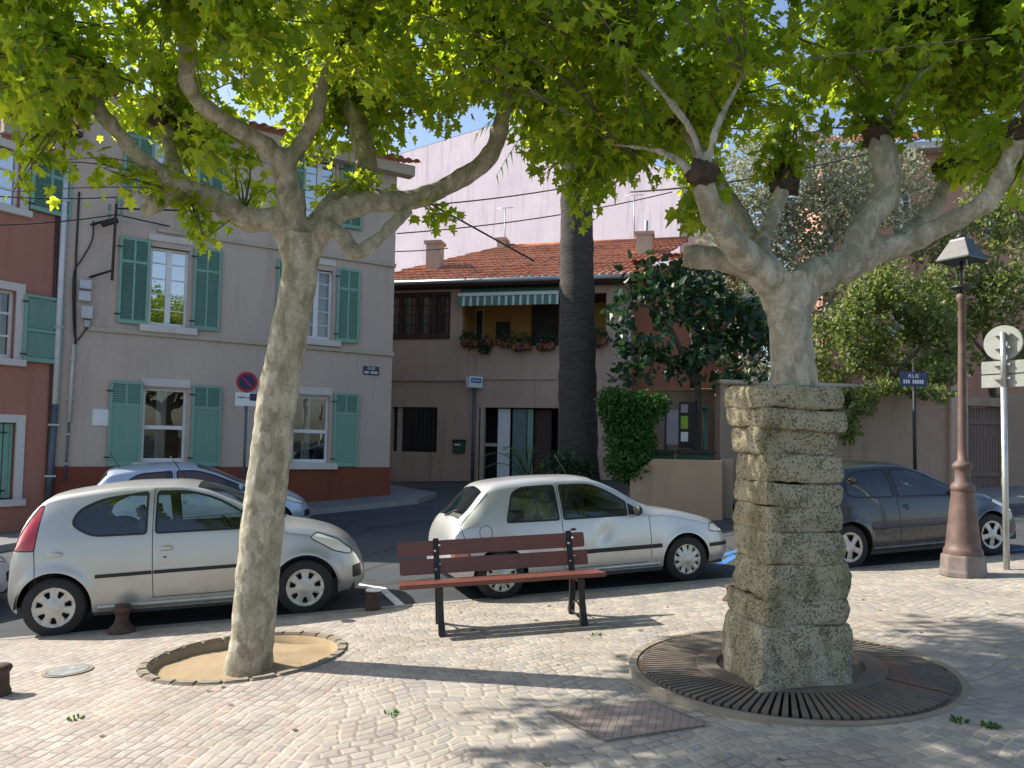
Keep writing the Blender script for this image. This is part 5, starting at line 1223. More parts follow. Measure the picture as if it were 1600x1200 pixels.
ch = chimney(994, 1019, 366, 405, -1.5); mb = MB(); q = PH.P(*PH.hit(1010, 345, -1.7), -1.7); mb.tube([q-UP*.6, q], .06, 8); mb.build('flue', M['zinc'], ch, True)
# awning
z0, z1 = PH.hit(716, 462, .5)[1], PH.hit(716, 475, .5)[1]
aw = thing('awning', PH.P(*PH.hit(790, 465, 0), 0), 'rolled green and white striped awning over the balcony', 'awning')
x0, x1 = PH.hit(716, 460, .45)[0], PH.hit(873, 460, .45)[0]
mb = MB(); PH.box(mb, x0, x1, z0-.02, z0+.08, .40, .5); mb.build('front_bar', M['awning_white'], aw)
mb = MB(); mb.quad(PH.P(x0, z0+.04, .42), PH.P(x1, z0+.04, .42), PH.P(x1, z0+.35, .0), PH.P(x0, z0+.35, .0)); mb.build('canvas', M['awning_green'], aw)
n = int((x1-x0)/.21)
for m_, par_ in (('awning_green', 0), ('awning_white', 1)):
    mb = MB()
    for k in range(n*3):
        if (k % 3 == 2) != (par_ == 1): continue
        p, q = x0+(x1-x0)*k/(n*3), x0+(x1-x0)*(k+1)/(n*3); dr = .05*abs(math.sin(k*.9))
        mb.quad(PH.P(p, z0-.30-dr*.4, .46+dr), PH.P(q, z0-.30-dr*.4, .46+dr*.8), PH.P(q, z0-.02, .47), PH.P(p, z0-.02, .47))
    mb.build('valance', M[m_], aw)
# mailbox, aerials
t = thing('mailbox', PH.P(*PH.hit(717, 697), 0), 'dark green letter box on the pink wall beside the door', 'letter box'); h = opening(PH, [(709, 690), (727, 690), (709, 708), (727, 708)]); bar(PH, t, 'box', 'bin_green', *h, .12); bar(PH, t, 'lid', 'car_black', h[0]-.02, h[1]+.02, h[3], h[3]+.06, .14); bar(PH, t, 'name_tag', 'sign_white', h[0]+.05, h[1]-.12, h[3]-.12, h[3]-.07, .124, .12, 0)
for px, y0, y1, lb in ((789, 325, 385, 'thin television aerial mast behind the small ridge chimney'), (991, 305, 372, 'tall thin aerial mast beside the right chimney')):
    o_ = -3.0; b_, t_ = PH.P(*PH.hit(px, y1, o_), o_), PH.P(*PH.hit(px, y0, o_), o_); t = thing('aerial', b_, lb, 'aerial', 'roof aerials'); mb = MB(); mb.tube([b_-UP*.2, t_], .02, 6); mb.build('mast', M['zinc'], t, True)
    mb = MB(); mb.tube([t_-PH.e*.3, t_+PH.e*.3], .012, 5); mb.build('crossbar', M['zinc'], t, True)
# flower pots on the balcony
FL = []
# ---- terracotta annexe on the right of the pink house
AO = PH.P(aP1+.02, 0, -.6); AH = Fac(AO, math.radians(-6)); az = g(AO.x, AO.y)
an = thing('terracotta_house', V((AO.x, AO.y, az)), 'low terracotta coloured house wall half hidden by shrubs beside the balcony house', 'house')
ae = AH.hit(1160, 500)[0]; zt = AH.hit(1010, 415)[1]
hA = opening(AH, [(1078, 575), (1093, 575), (1078, 625), (1093, 625)])
mb = MB(); AH.wall(mb, 0, ae, az-1, zt, [hA], 0, .2); mb.quad(AH.P(ae, az-1, 0), AH.P(ae, az-1, -6), AH.P(ae, zt, -6), AH.P(ae, zt, 0)); mb.build('wall', M['terracotta_stucco'], an)
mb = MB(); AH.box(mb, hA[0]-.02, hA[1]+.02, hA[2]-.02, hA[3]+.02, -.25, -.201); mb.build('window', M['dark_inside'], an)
tiles('roof', an, AH.P(-.1, zt, .4), AH.P(ae+.2, zt, .4), AH.P(ae+.2, zt+1.2, -3.5), AH.P(-.1, zt+1.2, -3.5))
# ---- tall lilac gable wall behind
LO = U(617, 440, 41); LH = Fac(LO, math.radians(-38)); 
li = thing('lilac_building', V((LO.x, LO.y, g(LO.x, LO.y))), 'tall windowless lilac grey gable wall rising behind the tiled roof', 'building')
l1 = LH.hit(1062, 400)[0]; zt = LH.hit(740, 205)[1]; zt2 = LH.hit(1062, 275)[1]; mb = MB()
pr = [LH.P(-4, -1, 0), LH.P(l1, -1, 0), LH.P(l1, zt2, 0), LH.P(l1*.55, zt, 0), LH.P(-4, zt, 0)]; bk = [p-LH.n*9 for p in pr]
mb.add(pr+bk, [(0, 1, 2, 3, 4), (9, 8, 7, 6, 5), (1, 6, 7, 2), (0, 4, 9, 5)]); mb.build('wall', M['lilac_stucco'], li)
mb = MB(); mb.add([V(p)+UP*.02 for p in (pr[2], bk[2], bk[3], pr[3], bk[4], pr[4])], [(0, 1, 2, 3), (3, 2, 4, 5)]); mb.build('roof', M['roof_tile'], li)
# ---- salmon house behind the right trees
SO = U(1285, 560, 26); SH = Fac(SO, math.radians(-12)); sz = g(SO.x, SO.y)
sa = thing('salmon_house', V((SO.x, SO.y, sz)), 'salmon orange house with pale eaves far behind the trees on the right', 'house')
zt = SH.hit(1440, 238)[1]; s1 = SH.hit(1750, 500)[0]
ws_ = [opening(SH, [(1395, 300), (1425, 300), (1395, 370), (1425, 370)]), opening(SH, [(1540, 300), (1572, 300), (1540, 370), (1572, 370)]), opening(SH, [(1395, 440), (1425, 440), (1395, 520), (1425, 520)])]
mb = MB(); SH.wall(mb, 0, s1, sz-1, zt, ws_, 0, .2); mb.quad(SH.P(0, sz-1, -7), SH.P(0, sz-1, 0), SH.P(0, zt, 0), SH.P(0, zt, -7)); mb.build('wall', M['salmon_stucco'], sa)
for h in ws_: window(SH, sa, h, 'casement', .17, curtain=False); bar(SH, sa, 'sill', 'white_stone', h[0]-.1, h[1]+.1, h[2]-.12, h[2]-.004, .1)
bar(SH, sa, 'eave', 'white_stone', -.3, s1, zt-.05, zt+.18, .5, -.01); tiles('roof', sa, SH.P(-.4, zt+.2, .6), SH.P(s1, zt+.2, .6), SH.P(s1, zt+2.2, -4), SH.P(-.4, zt+2.2, -4))
# ---- planter wall, bins, notice board
q0, q1 = G(985, 811), G(1130, 813); QA = math.atan2(q1.y-q0.y, q1.x-q0.x); QH = Fac(q0, QA)
pl = thing('planter_wall', q0, 'low beige rendered wall with a cut corner behind the silver car', 'wall')
out = [QH.hit(*p) for p in [(984, 812), (984, 746), (1020, 717), (1129, 717), (1130, 812)]]; out[0] = (out[0][0], q0.z-.3); out[-1] = (out[-1][0], q1.z-.3); out[3] = (out[3][0], out[2][1])
mb = MB(); f_, b_ = [QH.P(a, z, 0) for a, z in out], [QH.P(a, z, -.22) for a, z in out]; n = len(out)
mb.add(f_+b_, [tuple(range(n))[::-1], tuple(range(n, 2*n))]+[(i, (i+1) % n, n+(i+1) % n, n+i) for i in range(n)]); mb.build('wall', M['beige_stucco'], pl, bevel=.015)
bm_ = bmesh.new(); 
a1 = out[3][0]; mb = MB(); QH.box(mb, a1-.02, a1+.20, q1.z-.3, out[3][1]+.02, -1.6, -.225); mb.build('return_wall', M['garden_stucco'], pl)
for i, (px0, px1, lb) in enumerate(((1004, 1052, 'green wheeled bin with a dark lid, left one behind the planter wall'), (1058, 1116, 'green wheeled bin with a dark lid, right one behind the planter wall'))):
    o_ = -1.0; a0, zt = QH.hit(px0, 702, o_); a1 = QH.hit(px1, 702, o_)[0]; c_ = QH.P((a0+a1)/2, 0, o_); zb_ = g(c_.x, c_.y)
    t = thing('wheeled_bin', V((c_.x, c_.y, zb_)), lb, 'bin', 'wheeled bins behind the planter wall'); mb = MB()
    lo = [QH.P(a, zb_+.08, o_+q) for a, q in ((a0+.05, .25), (a1-.05, .25), (a1-.05, -.25), (a0+.05, -.25))]; hi = [QH.P(a, zt-.1, o_+q) for a, q in ((a0, .32), (a1, .32), (a1, -.32), (a0, -.32))]
    mb.add(lo+hi, [(3, 2, 1, 0), (4, 5, 6, 7), (0, 1, 5, 4), (1, 2, 6, 5), (2, 3, 7, 6), (3, 0, 4, 7)]); mb.build('body', M['bin_green'], t, bevel=.02)
    mb = MB(); QH.box(mb, a0-.03, a1+.03, zt-.1, zt-.0, o_-.36, o_+.36); mb.build('lid', M['car_black'], t, bevel=.03)
    for s_ in (a0+.1, a1-.1):
        mb = MB(); c2 = QH.P(s_, zb_+.1, o_-.25); mb.tube([c2-QH.e*.03, c2+QH.e*.03], .1, 14); mb.build('wheel', M['tyre'], t, True)
o_ = -1.9; t = thing('notice_board', QH.P(*QH.hit(1070, 712, o_), o_), 'dark framed notice board with a lime poster and a white sheet, beside a mauve panel', 'notice board')
def qb(px, mat, nm, o1, o0): h = [QH.hit(x, y, o_) for x, y in px]; return bar(QH, t, nm, mat, h[0][0], h[1][0], h[1][1], h[0][1], o1, o0, .004)
qb([(1061, 628), (1086, 700)], 'car_black', 'frame', o_+.05, o_); qb([(1042, 640), (1060, 695)], 'mauve_panel', 'side_panel', o_+.04, o_); qb([(1064, 650), (1075, 670)], 'poster_green', 'poster', o_+.056, o_+.051); qb([(1064, 675), (1075, 690)], 'sign_white', 'paper', o_+.056, o_+.051); qb([(1064, 632), (1075, 645)], 'mauve_panel', 'header', o_+.056, o_+.051)
z_ = QH.hit(1070, 640, o_)[1]
for px in (1041, 1087): a_ = QH.hit(px, 640, o_)[0]; c_ = QH.P(a_, 0, o_); mb = MB(); mb.tube([V((c_.x, c_.y, g(c_.x, c_.y)-.1)), QH.P(a_, z_+.2, o_)], .04, 8); mb.build('post', M['car_black'], t, True)
c_ = QH.P(QH.hit(1102, 640, -1.5)[0], 0, -1.5); t = thing('green_post', V((c_.x, c_.y, g(c_.x, c_.y))), 'slim green metal post right of the notice board', 'post'); mb = MB(); mb.tube([V((c_.x, c_.y, g(c_.x, c_.y)-.1)), QH.P(QH.hit(1102, 640, -1.5)[0], QH.hit(1102, 638, -1.5)[1], -1.5)], .05, 10); mb.build('shaft', M['bin_green'], t, True)
mb = MB(); mb.lathe([(.07, -.02), (.08, .03), (.04, .08)], QH.P(QH.hit(1102, 640, -1.5)[0], QH.hit(1102, 638, -1.5)[1], -1.5), 12); mb.build('cap', M['bin_green'], t, True)
a0, a1, z1 = QH.hit(1022, 700, -2.7)[0], QH.hit(1150, 700, -2.7)[0], QH.hit(1070, 612, -2.7)[1]; c_ = QH.P(a0, 0, -2.7); zb = g(c_.x, c_.y)
bw = thing('back_wall', V((c_.x, c_.y, zb)), 'dull grey rendered wall behind the notice board and the green post', 'wall'); mb = MB(); QH.box(mb, a0, a1, zb-.6, z1, -2.95, -2.7); mb.build('wall', M['garden_stucco'], bw); bar(QH, bw, 'coping', 'garden_stucco', a0-.03, a1+.03, z1, z1+.07, -2.66, -2.99)
# ---- garden wall and gate on the right
k0, k1 = G(1300, 782), G(1500, 772); KH = Fac(k0, math.atan2(k1.y-k0.y, k1.x-k0.x)); zw = (KH.hit(1365, 612)[1]+KH.hit(1440, 606)[1])/2
gw = thing('garden_wall', k0, 'tall stained beige garden wall with a stone coping behind the navy car', 'wall')
kL, kP0, kP1, kB0, kG1 = KH.hit(1125, 700)[0], KH.hit(1481, 650)[0], KH.hit(1509, 650)[0], KH.hit(1434, 650)[0], KH.hit(1574, 650)[0]
zb = min(k0.z, g(KH.P(kL, 0).x, KH.P(kL, 0).y))-.6
mb = MB(); KH.box(mb, kL, kB0, zb, zw, -.3, 0); mb.build('wall', M['garden_stucco'], gw)
mb = MB(); KH.box(mb, kL-.05, kB0+.03, zw, zw+.09, -.36, .06); mb.build('coping', M['cream_stucco'], gw, bevel=.02)
mb = MB(); KH.box(mb, kB0+.005, kP0-.005, zb, KH.hit(1450, 632)[1], -.3, -.02); mb.build('brick_panel', M['brick_panel'], gw)
mb = MB(); KH.box(mb, kP0, kP1, zb, KH.hit(1490, 590)[1], -.4, .08); gp_ = mb.build('gate_pillar', M['pink_stucco'], gw, bevel=.015); mb = MB(); zp = KH.hit(1490, 590)[1]; KH.box(mb, kP0-.05, kP1+.05, zp, zp+.08, -.45, .13); mb.build('pillar_cap', M['cream_stucco'], gp_, bevel=.015)
mb = MB(); KH.box(mb, kG1+.01, kG1+5, zb, KH.hit(1590, 615)[1], -.3, 0); mb.build('wall', M['garden_stucco'], gw)
gt = thing('wooden_gate', KH.P(kP1, k1.z, 0), 'weathered grey brown plank gate in the garden wall behind the lamp post', 'gate'); mb = MB(); z0, z1 = KH.hit(1540, 762)[1], KH.hit(1540, 628)[1]; nb_ = 13
for k in range(nb_): w__ = (kG1-kP1-.04)/nb_; KH.box(mb, kP1+.02+w__*k+.006, kP1+.02+w__*(k+1)-.006, z0, z1-.12+RN.uniform(-.01, .01), -.2, -.16)
mb.build('plank_panel', M['gate_wood'], gt); bar(KH, gt, 'head_beam', 'garden_stucco', kP1, kG1, z1-.1, z1+.1, .0, -.3)
for z in (z0+.3, z1-.45): bar(KH, gt, 'cross_rail', 'gate_wood', kP1+.03, kG1-.03, z-.06, z+.06, -.13, -.16)
# pavement before the garden wall
mb = MB(); kb = MB(); n = 24
for k in range(n):
    a, b = kL+(kG1+5-kL)*k/n, kL+(kG1+5-kL)*(k+1)/n; P = [KH.P(a, 0, 1.6), KH.P(b, 0, 1.6), KH.P(b, 0, -.1), KH.P(a, 0, -.1)]
    mb.quad(*[gp(p.x, p.y, .12) for p in P]); kb.quad(gp(P[0].x, P[0].y, -.05), gp(P[1].x, P[1].y, -.05), gp(P[1].x, P[1].y, .12), gp(P[0].x, P[0].y, .12))
mb.build('garden_pavement', M['far_pavement'], None, kind='structure'); kb.build('garden_kerb', M['kerb_stone'], None, kind='structure')
# ------------------------------------------------------------------ street lamp, sign posts
def mid_depth(px, py): P = G(px, py); return proj(P)[2]
lb = G(1505, 899, .02); ld = proj(lb)[2]; kpx = ld/F
t = thing('street_lamp', lb, 'old brown cast iron street lamp with a flared base and dark square hood', 'street lamp')
prof = [(33, 900), (33, 893), (31.5, 888), (30.5, 868), (27, 862), (26, 856), (24, 846), (21, 815), (18.5, 790), (16.5, 772)]
H = lambda y: (899-y)*kpx
mb = MB(); mb.lathe([(r*kpx*1.03, H(y)) for r, y in prof[:4]]+[(30*kpx, H(866))], lb, 8, rot=.39); mb.build('plinth', M['lamp_grey'], t, bevel=.008)
mb = MB(); mb.lathe([(28*kpx, H(866)), (28*kpx, H(860)), (25*kpx, H(855))]+[(r*kpx, H(y)) for r, y in prof[6:]]+[(17*kpx, H(768))], lb, 12); mb.build('base', M['lamp_brown'], t, 'auto', bevel=.004)
mb = MB(); mb.lathe([(r*kpx, H(y)) for r, y in [(14, 770), (17, 766), (18, 762), (16, 757), (11.5, 753), (11, 738), (11.5, 734), (14.5, 731), (15.5, 727), (12, 723), (7.5, 719), (6.8, 700), (6.2, 620), (5.6, 540), (5.2, 470), (8, 466), (8.5, 460), (6.5, 456), (5, 455)]], lb, 16); mb.build('column', M['lamp_brown'], t, True)
top_ = lambda px, y: V((lb.x, lb.y, lb.z+H(y)))
mb = MB(); mb.lathe([(15*kpx, H(448)), (17*kpx, H(446)), (14*kpx, H(443)), (5*kpx, H(442))], lb, 16); mb.tube([top_(0, 455), top_(0, 400)], 2.2*kpx, 8); mb.build('lantern_stem', M['lamp_black'], t, True)
mb = MB()
ro, ri = 37*kpx, 17*kpx; hp = [(ro, H(404)), (ro, H(401)), (ri*1.05, H(372)), (ri, H(369)), (ri*.75, H(367))]
mb.lathe(hp, lb, 4, rot=math.radians(75)); mb.build('hood', M['lamp_black'], t, bevel=.004)
mb = MB(); mb.lathe([(7*kpx, H(368)), (9*kpx, H(364)), (5*kpx, H(361)), (3*kpx, H(358))], lb, 12); mb.build('finial', M['lamp_black'], t, True)
for k in range(4):
    mb = MB(); a = math.radians(75)+k*math.pi/2; p = lb+V((math.cos(a)*ro*.86, math.sin(a)*ro*.86, H(404))); q = lb+V((math.cos(a)*ro*.45, math.sin(a)*ro*.45, H(445))); mb.tube([p, q], .006, 5)
    mb.build('lantern_bar', M['lamp_black'], t, True)
# sign post seen from behind
sb = G(1573, 890, .02); sd_ = proj(sb)[2]; k = sd_/F
t = thing('sign_post', sb, 'grey steel post with the bare backs of a round and two square traffic signs', 'traffic sign')
hz = lambda y: (890-y)*k
mb = MB(); mb.tube([sb-UP*.1, sb+V((-.02, 0, hz(604)))], .034, 14); mb.tube([sb+V((-.02, 0, hz(604))), sb+V((-.025, 0, hz(517)))], .029, 14); mb.build('post', M['galvanised'], t, True)
sa_ = math.radians(-50); se = V((math.cos(sa_), math.sin(sa_), 0)); sn = V((se.y, -se.x, 0)); cb = sb-sn*.075+V((-.05, 0, 0))
def disc(c, r, th, name, mat, par):
    mb = MB(); n = 40; f = [c+se*(r*math.cos(2*math.pi*i/n))+UP*(r*math.sin(2*math.pi*i/n)) for i in range(n)]; b = [p-sn*th for p in f]
    mb.add(f+b, [tuple(range(n))[::-1], tuple(range(n, 2*n))]+[(i, (i+1) % n, n+(i+1) % n, n+i) for i in range(n)]); return mb.build(name, M[mat], par, bevel=.006)
disc(cb+UP*hz(533), 28*k, .025, 'round_sign', 'sign_back', t)
for y in (572, 594):
    mb = MB(); mb.box(cb+UP*hz(y), se*(.235), sn*.012, UP*(10.3*k)); mb.build('square_sign', M['sign_back'], t, bevel=.006)
for y in (520, 541, 568, 590):
    mb = MB(); mb.box(cb+UP*hz(y)+sn*.03, se*.09, sn*.022, UP*.014); mb.build('bracket', M['zinc'], t)
# no parking sign before the grey house
c0 = GH.P(GH.hit(383, 690, 1.0)[0], 0, 1.0); npz = g(c0.x, c0.y)+.12; ns = V((c0.x, c0.y, npz))
t = thing('no_parking_sign', ns, 'no parking sign, blue disc with red rim above a white plate on a pole', 'traffic sign')
FS = Fac(c0, math.radians(20)); zc = FS.hit(386, 597)[1]; ac = FS.hit(386, 597)[0]; kk = proj(FS.P(ac, zc))[2]/F
mb = MB(); mb.tube([ns-UP*.1, FS.P(0, FS.hit(384, 582)[1], -.06)], .03, 10); mb.build('pole', M['dark_pipe'], t, True)
def fdisc(fc, a, z, r, o0, o1, name, mat, par, r0=0.0):
    mb = MB(); n = 40; f = [fc.P(a+r*math.cos(2*math.pi*i/n), z+r*math.sin(2*math.pi*i/n), o1) for i in range(n)]; b = [p-fc.n*(o1-o0) for p in f]
    mb.add(f+b, [tuple(range(n)), tuple(range(n, 2*n))[::-1]]+[((i+1) % n, i, n+i, n+(i+1) % n) for i in range(n)]); return mb.build(name, M[mat], par)
R_ = 16*kk
fdisc(FS, ac, zc, R_, 0, .02, 'red_disc', 'sign_red', t); fdisc(FS, ac, zc, R_*.76, .02, .023, 'blue_disc', 'sign_blue', t)
mb = MB(); q = R_*.76; d_ = V((.7071, .7071)); mb.add([FS.P(ac+x, zc+z, .0255) for x, z in ((-.62*q-.08*q, .62*q-.08*q), (-.62*q+.08*q, .62*q+.08*q), (.62*q+.08*q, -.62*q+.08*q), (.62*q-.08*q, -.62*q-.08*q))], [(3, 2, 1, 0)]); mb.build('red_bar', M['sign_red'], t)
h = [FS.hit(368, 613), FS.hit(404, 635)]; bar(FS, t, 'arrow_plate', 'sign_white', h[0][0], h[1][0], h[1][1], h[0][1], .02, 0, .003)
mb = MB(); x0 = FS.hit(394, 620)[0]; ym = FS.hit(394, 621)[1]; FS.box(mb, x0-.05, x0+.16, ym-.07, ym+.08, .021, .023); mb.build('blue_panel', M['sign_blue'], t)
mb = MB()
for i, (w_, h_) in enumerate(((.022, .045), (.03, .03), (.022, .045), (.02, .03), (.02, .03), (.02, .03))): FS.box(mb, h[0][0]+.05+.04*i, h[0][0]+.05+.04*i+w_, h[0][1]-.12, h[0][1]-.12+h_, .021, .023)
mb.build('lettering', M['sign_navy'], t)
# box-shaped direction sign at the side street
db = G(738, 752); t = thing('direction_sign', db, 'boxy pale blue and white street sign angled on a grey pole before the pink house', 'street sign')
kd = proj(db)[2]/F; zt = db.z+(752-600)*kd
mb = MB(); mb.tube([db-UP*.1, V((db.x, db.y, zt))], .05, 10); mb.build('pole', M['dark_pipe'], t, True)
DH = Fac(db, math.radians(33)); z0, z1 = db.z+(752-606)*kd, db.z+(752-588)*kd
bar(DH, t, 'sign_box', 'sign_white', -.27, .2, z0, z1, .16, -.06); bar(DH, t, 'blue_band', 'marking_blue', -.21, .14, z0+(z1-z0)*.42, z1-.06, .163, .161, 0)
mb = MB(); 
for i in range(6): DH.box(mb, -.18+.05*i, -.15+.05*i, z0+(z1-z0)*.55, z0+(z1-z0)*.68, .164, .166)
mb.build('lettering', M['sign_white'], t)
# street name on a black post
c0 = KH.P(KH.hit(1430, 690, 1.2)[0], 0, 1.2); bz = g(c0.x, c0.y)+.12; t = thing('street_name_post', V((c0.x, c0.y, bz)), 'blue street name plate on a slim black post behind the navy car', 'street sign')
BS = Fac(c0, math.radians(4)); z0, z1 = BS.hit(1427, 604)[1], BS.hit(1427, 581)[1]; a0, a1 = BS.hit(1405, 592)[0], BS.hit(1448, 592)[0]
mb = MB(); mb.tube([c0+UP*(bz-.1), c0+UP*(z1+.15)-BS.n*.04], .035, 10); mb.build('post', M['car_black'], t, True)
bar(BS, t, 'plate', 'sign_blue', a0, a1, z0, z1, .02, 0, .004); text(BS, t, 'lettering', 'RUE', (a0+a1)/2, z0+(z1-z0)*.70, .11, 'sign_white', .0225, 1.2)
mb = MB(); w_ = (a1-a0)/12
for i in range(9):
    if i == 3: continue
    BS.box(mb, a0+w_*(1.6+i), a0+w_*(1.6+i)+w_*.65, z0+(z1-z0)*.2, z0+(z1-z0)*.45, .021, .023)
mb.build('lettering', M['sign_white'], t)
# ------------------------------------------------------------------ stone pillar
pcx = G(1236, 1058, 0.05); PD = 5.22
t = thing('stone_pillar', V((pcx.x, pcx.y, g(pcx.x, pcx.y))), 'rough mossy pillar of stacked granite blocks standing on the iron grate with a plane tree growing from it', 'pillar')
courses = [(1330, 1134, 1096, 988), (1325, 1142, 988, 948), (1322, 1149, 948, 886), (1318, 1149, 886, 836), (1315, 1150, 836, 793), (1316, 1149, 793, 757), (1318, 1149, 757, 711), (1306, 1143, 711, 666), (1320, 1136, 666, 633), (1318, 1127, 633, 596)]
phi = math.radians(7)
for i, (xr, xl, yb, yt) in enumerate(courses):
    w_ = (xr-xl)*PD/F; a = w_/(math.cos(.63)+math.sin(.63)); cx_ = U((xl+xr)/2, 800, PD)
    zb, zt = U(1230, yb, PD-.42).z, U(1230, yt, PD-.42).z
    bm = bmesh.new(); bmesh.ops.create_cube(bm, size=1); bmesh.ops.subdivide_edges(bm, edges=bm.edges[:], cuts=14, use_grid_fill=True)
    h = zt-zb; ang = phi+RN.uniform(-.05, .05); ca, sa2 = math.cos(ang), math.sin(ang); vs = []; sk = RN.uniform(-.015, .015); sk2 = RN.uniform(-.015, .015)
    for v in bm.verts:
        x, y, z = v.co*2
        # rounded block
        ex_, ey_, ez_ = [abs(q)**12 for q in (x, y, z)]
        f = 1-.03*(ex_*ey_)-.022*ez_*(ex_+ey_)*.5
        x2, y2, z2 = x*f*a/2, y*f*a/2, z*(1-.03*(ex_+ey_)*ez_*.5)*h/2*1.03
        bl = .012*(1-z*z)
        p = V((x2*(1+bl/a*2), y2*(1+bl/a*2), z2+sk*x+sk2*y))
        q = V((p.x*4+i*7, p.y*4, p.z*4)); d = noise.noise_vector(q)*.026+noise.noise_vector(q*3.5)*.014+noise.noise_vector(q*8)*.006
        p = p+V((d.x, d.y, d.z*.6))
        vs.append((t.location.x+(cx_.x-t.location.x)+p.x*ca-p.y*sa2, pcx.y+p.x*sa2+p.y*ca, (zb+zt)/2+p.z))
    mb = MB(); mb.add(vs, [[v.index for v in f.verts] for f in bm.faces]); bm.free()
    mb.build('cap_stone' if i == 9 else ('base_stone' if i == 0 else 'stone_course'), M['pillar_stone'], t, True)
# ------------------------------------------------------------------ trees
def remesh(name, mb, vox, mat, par, disp=.012, dsc=5.0):
    me = D.meshes.new('tmp'); me.from_pydata(mb.v, [], mb.f); me.update()
    o = D.objects.new('tmp', me); COL.objects.link(o); m_ = o.modifiers.new('r', 'REMESH'); m_.mode = 'VOXEL'; m_.voxel_size = vox
    s_ = o.modifiers.new('s', 'SMOOTH'); s_.factor = .5; s_.iterations = 4
    ev = o.evaluated_get(bpy.context.evaluated_depsgraph_get()); m2 = bpy.data.meshes.new_from_object(ev); D.objects.remove(o)
    off = par.location
    nv = len(m2.vertices); co = [0.0]*(3*nv); no = [0.0]*(3*nv); m2.vertices.foreach_get('co', co); m2.vertices.foreach_get('normal', no)
    for i in range(nv):
        p = V(co[3*i:3*i+3]); p2 = p+V(no[3*i:3*i+3])*(disp*noise.noise(p*dsc)+disp*.6*noise.noise(p*dsc*3))-off; co[3*i:3*i+3] = p2
    m2.vertices.foreach_set('co', co); m2.update()
    m2.name = name; m2.materials.clear(); m2.materials.append(mat); return finish(name, m2, par, True)
def limb(mb, pts, wpx, n=10, wob=.6):
    """pts: (px, py, depth); wpx: widths in pixels at the start, ..., end"""
    P = catmull([U(*p) for p in pts], 6); m = len(P); rad = []
    for i, p in enumerate(P):
        w_ = interp([(j/(len(wpx)-1), q) for j, q in enumerate(wpx)], i/(m-1)); rad.append(max(.018, .445*w_*proj(p)[2]/F*(1+wob*(.12*math.sin(i*1.3)+.08*math.sin(i*2.9)))))
    mb.tube(P, rad, n); return P
HALF = [(0, 0), (.10, -.06), (.33, -.02), (.50, .20), (.30, .34), (.56, .56), (.47, .66), (.23, .60), (.13, .80), (0, 1.05)]
def leaf_cloud(name, mat, par, items, simple_=False, sub=None):
    """items: (pos, direction, normal, size)"""
    vs = []; fs = []; off = par.location; rl_ = random.Random(len(items))
    for p, d, n, s in items:
        cu, fo, wi = rl_.uniform(-.05, .42), rl_.uniform(-.12, .5), rl_.uniform(.82, 1.12)
        d = d.normalized(); w_ = n.cross(d)
        if w_.length < 1e-4: w_ = d.orthogonal()
        w_.normalize(); n2 = d.cross(w_); b = len(vs); p = p-off
        if simple_:
            for x, y in ((0, 0), (.32, .3), (.22, .75), (0, 1), (-.22, .75), (-.32, .3)): q = p+w_*(x*s)+d*(y*s)+n2*(abs(x)*.25*s-.12*y*y*s); vs.append((q.x, q.y, q.z))
            fs.append((b, b+1, b+2, b+3)); fs.append((b, b+3, b+4, b+5))
        else:
            k = len(HALF)
            for sg in (1, -1):
                for x, y in HALF:
                    if sg == -1 and x == 0: continue
                    q = p+w_*(sg*x*s*wi)+d*(y*s)+n2*((abs(x)*fo-cu*y*y)*s); vs.append((q.x, q.y, q.z))
            fs.append(tuple(b+i for i in range(k))); fs.append((b,)+tuple([b+k-1])+tuple(b+k+i for i in range(k-3, -1, -1)))
    me = D.meshes.new(name); me.from_pydata(vs, [], fs); me.materials.append(mat); me.update()
    o = D.objects.new(name, me); COL.objects.link(o); o.parent = par; return o
def rv(r=RN):
    while True:
        q = V((r.uniform(-1, 1), r.uniform(-1, 1), r.uniform(-1, 1)))
        if .05 < q.length < 1: return q.normalized()
def crown(par, knots, targets, r, size=(.050, .098), per=50, spread=.15):
    items = []; tw = MB()
    for T in targets:
        kn = min(knots, key=lambda q: (q-T).length+r.uniform(0, .5)); dirv = T-kn
        if dirv.length < .15: continue
        side = rv(r)*.22*dirv.length; m1 = kn+dirv*.5+side+UP*.10*dirv.length
        P = [kn*(1-u)**2+m1*2*u*(1-u)+T*u*u for u in [i/6 for i in range(7)]]
        tw.tube(P, [.010, .009, .008, .006, .005, .004, .003], 4, False)
        n = int(per*min(1.4, .5+.5*dirv.length))
        for i in range(n):
            u = 1-(r.random()**1.15)*.9; p = kn*(1-u)**2+m1*2*u*(1-u)+T*u*u; o_ = rv(r); p = p+o_*r.uniform(.02, spread)
            d = (o_*.8+dirv.normalized()*.4+V((0, 0, -.55))+rv(r)*.5); nn = UP*.9+rv(r)*.75; s = r.uniform(*size)
            items.append((p, d, nn, s))
    return items, tw
def below(poly):
    def f(px):
        if px <= poly[0][0]: return poly[0][1]
        for (a, b), (c_, d_) in zip(poly[:-1], poly[1:]):
            if px <= c_: return b+(d_-b)*(px-a)/(c_-a)
        return poly[-1][1]
    return f
low_edge = below([(-200, 200), (0, 215), (60, 250), (190, 262), (225, 300), (300, 360), (340, 300), (420, 285), (520, 295), (600, 262), (690, 205), (760, 175), (800, 205), (850, 265), (890, 325), (930, 320), (985, 275), (1040, 262), (1075, 300), (1100, 330), (1130, 240), (1230, 215), (1330, 190), (1420, 200), (1500, 240), (1560, 270), (1640, 270)])
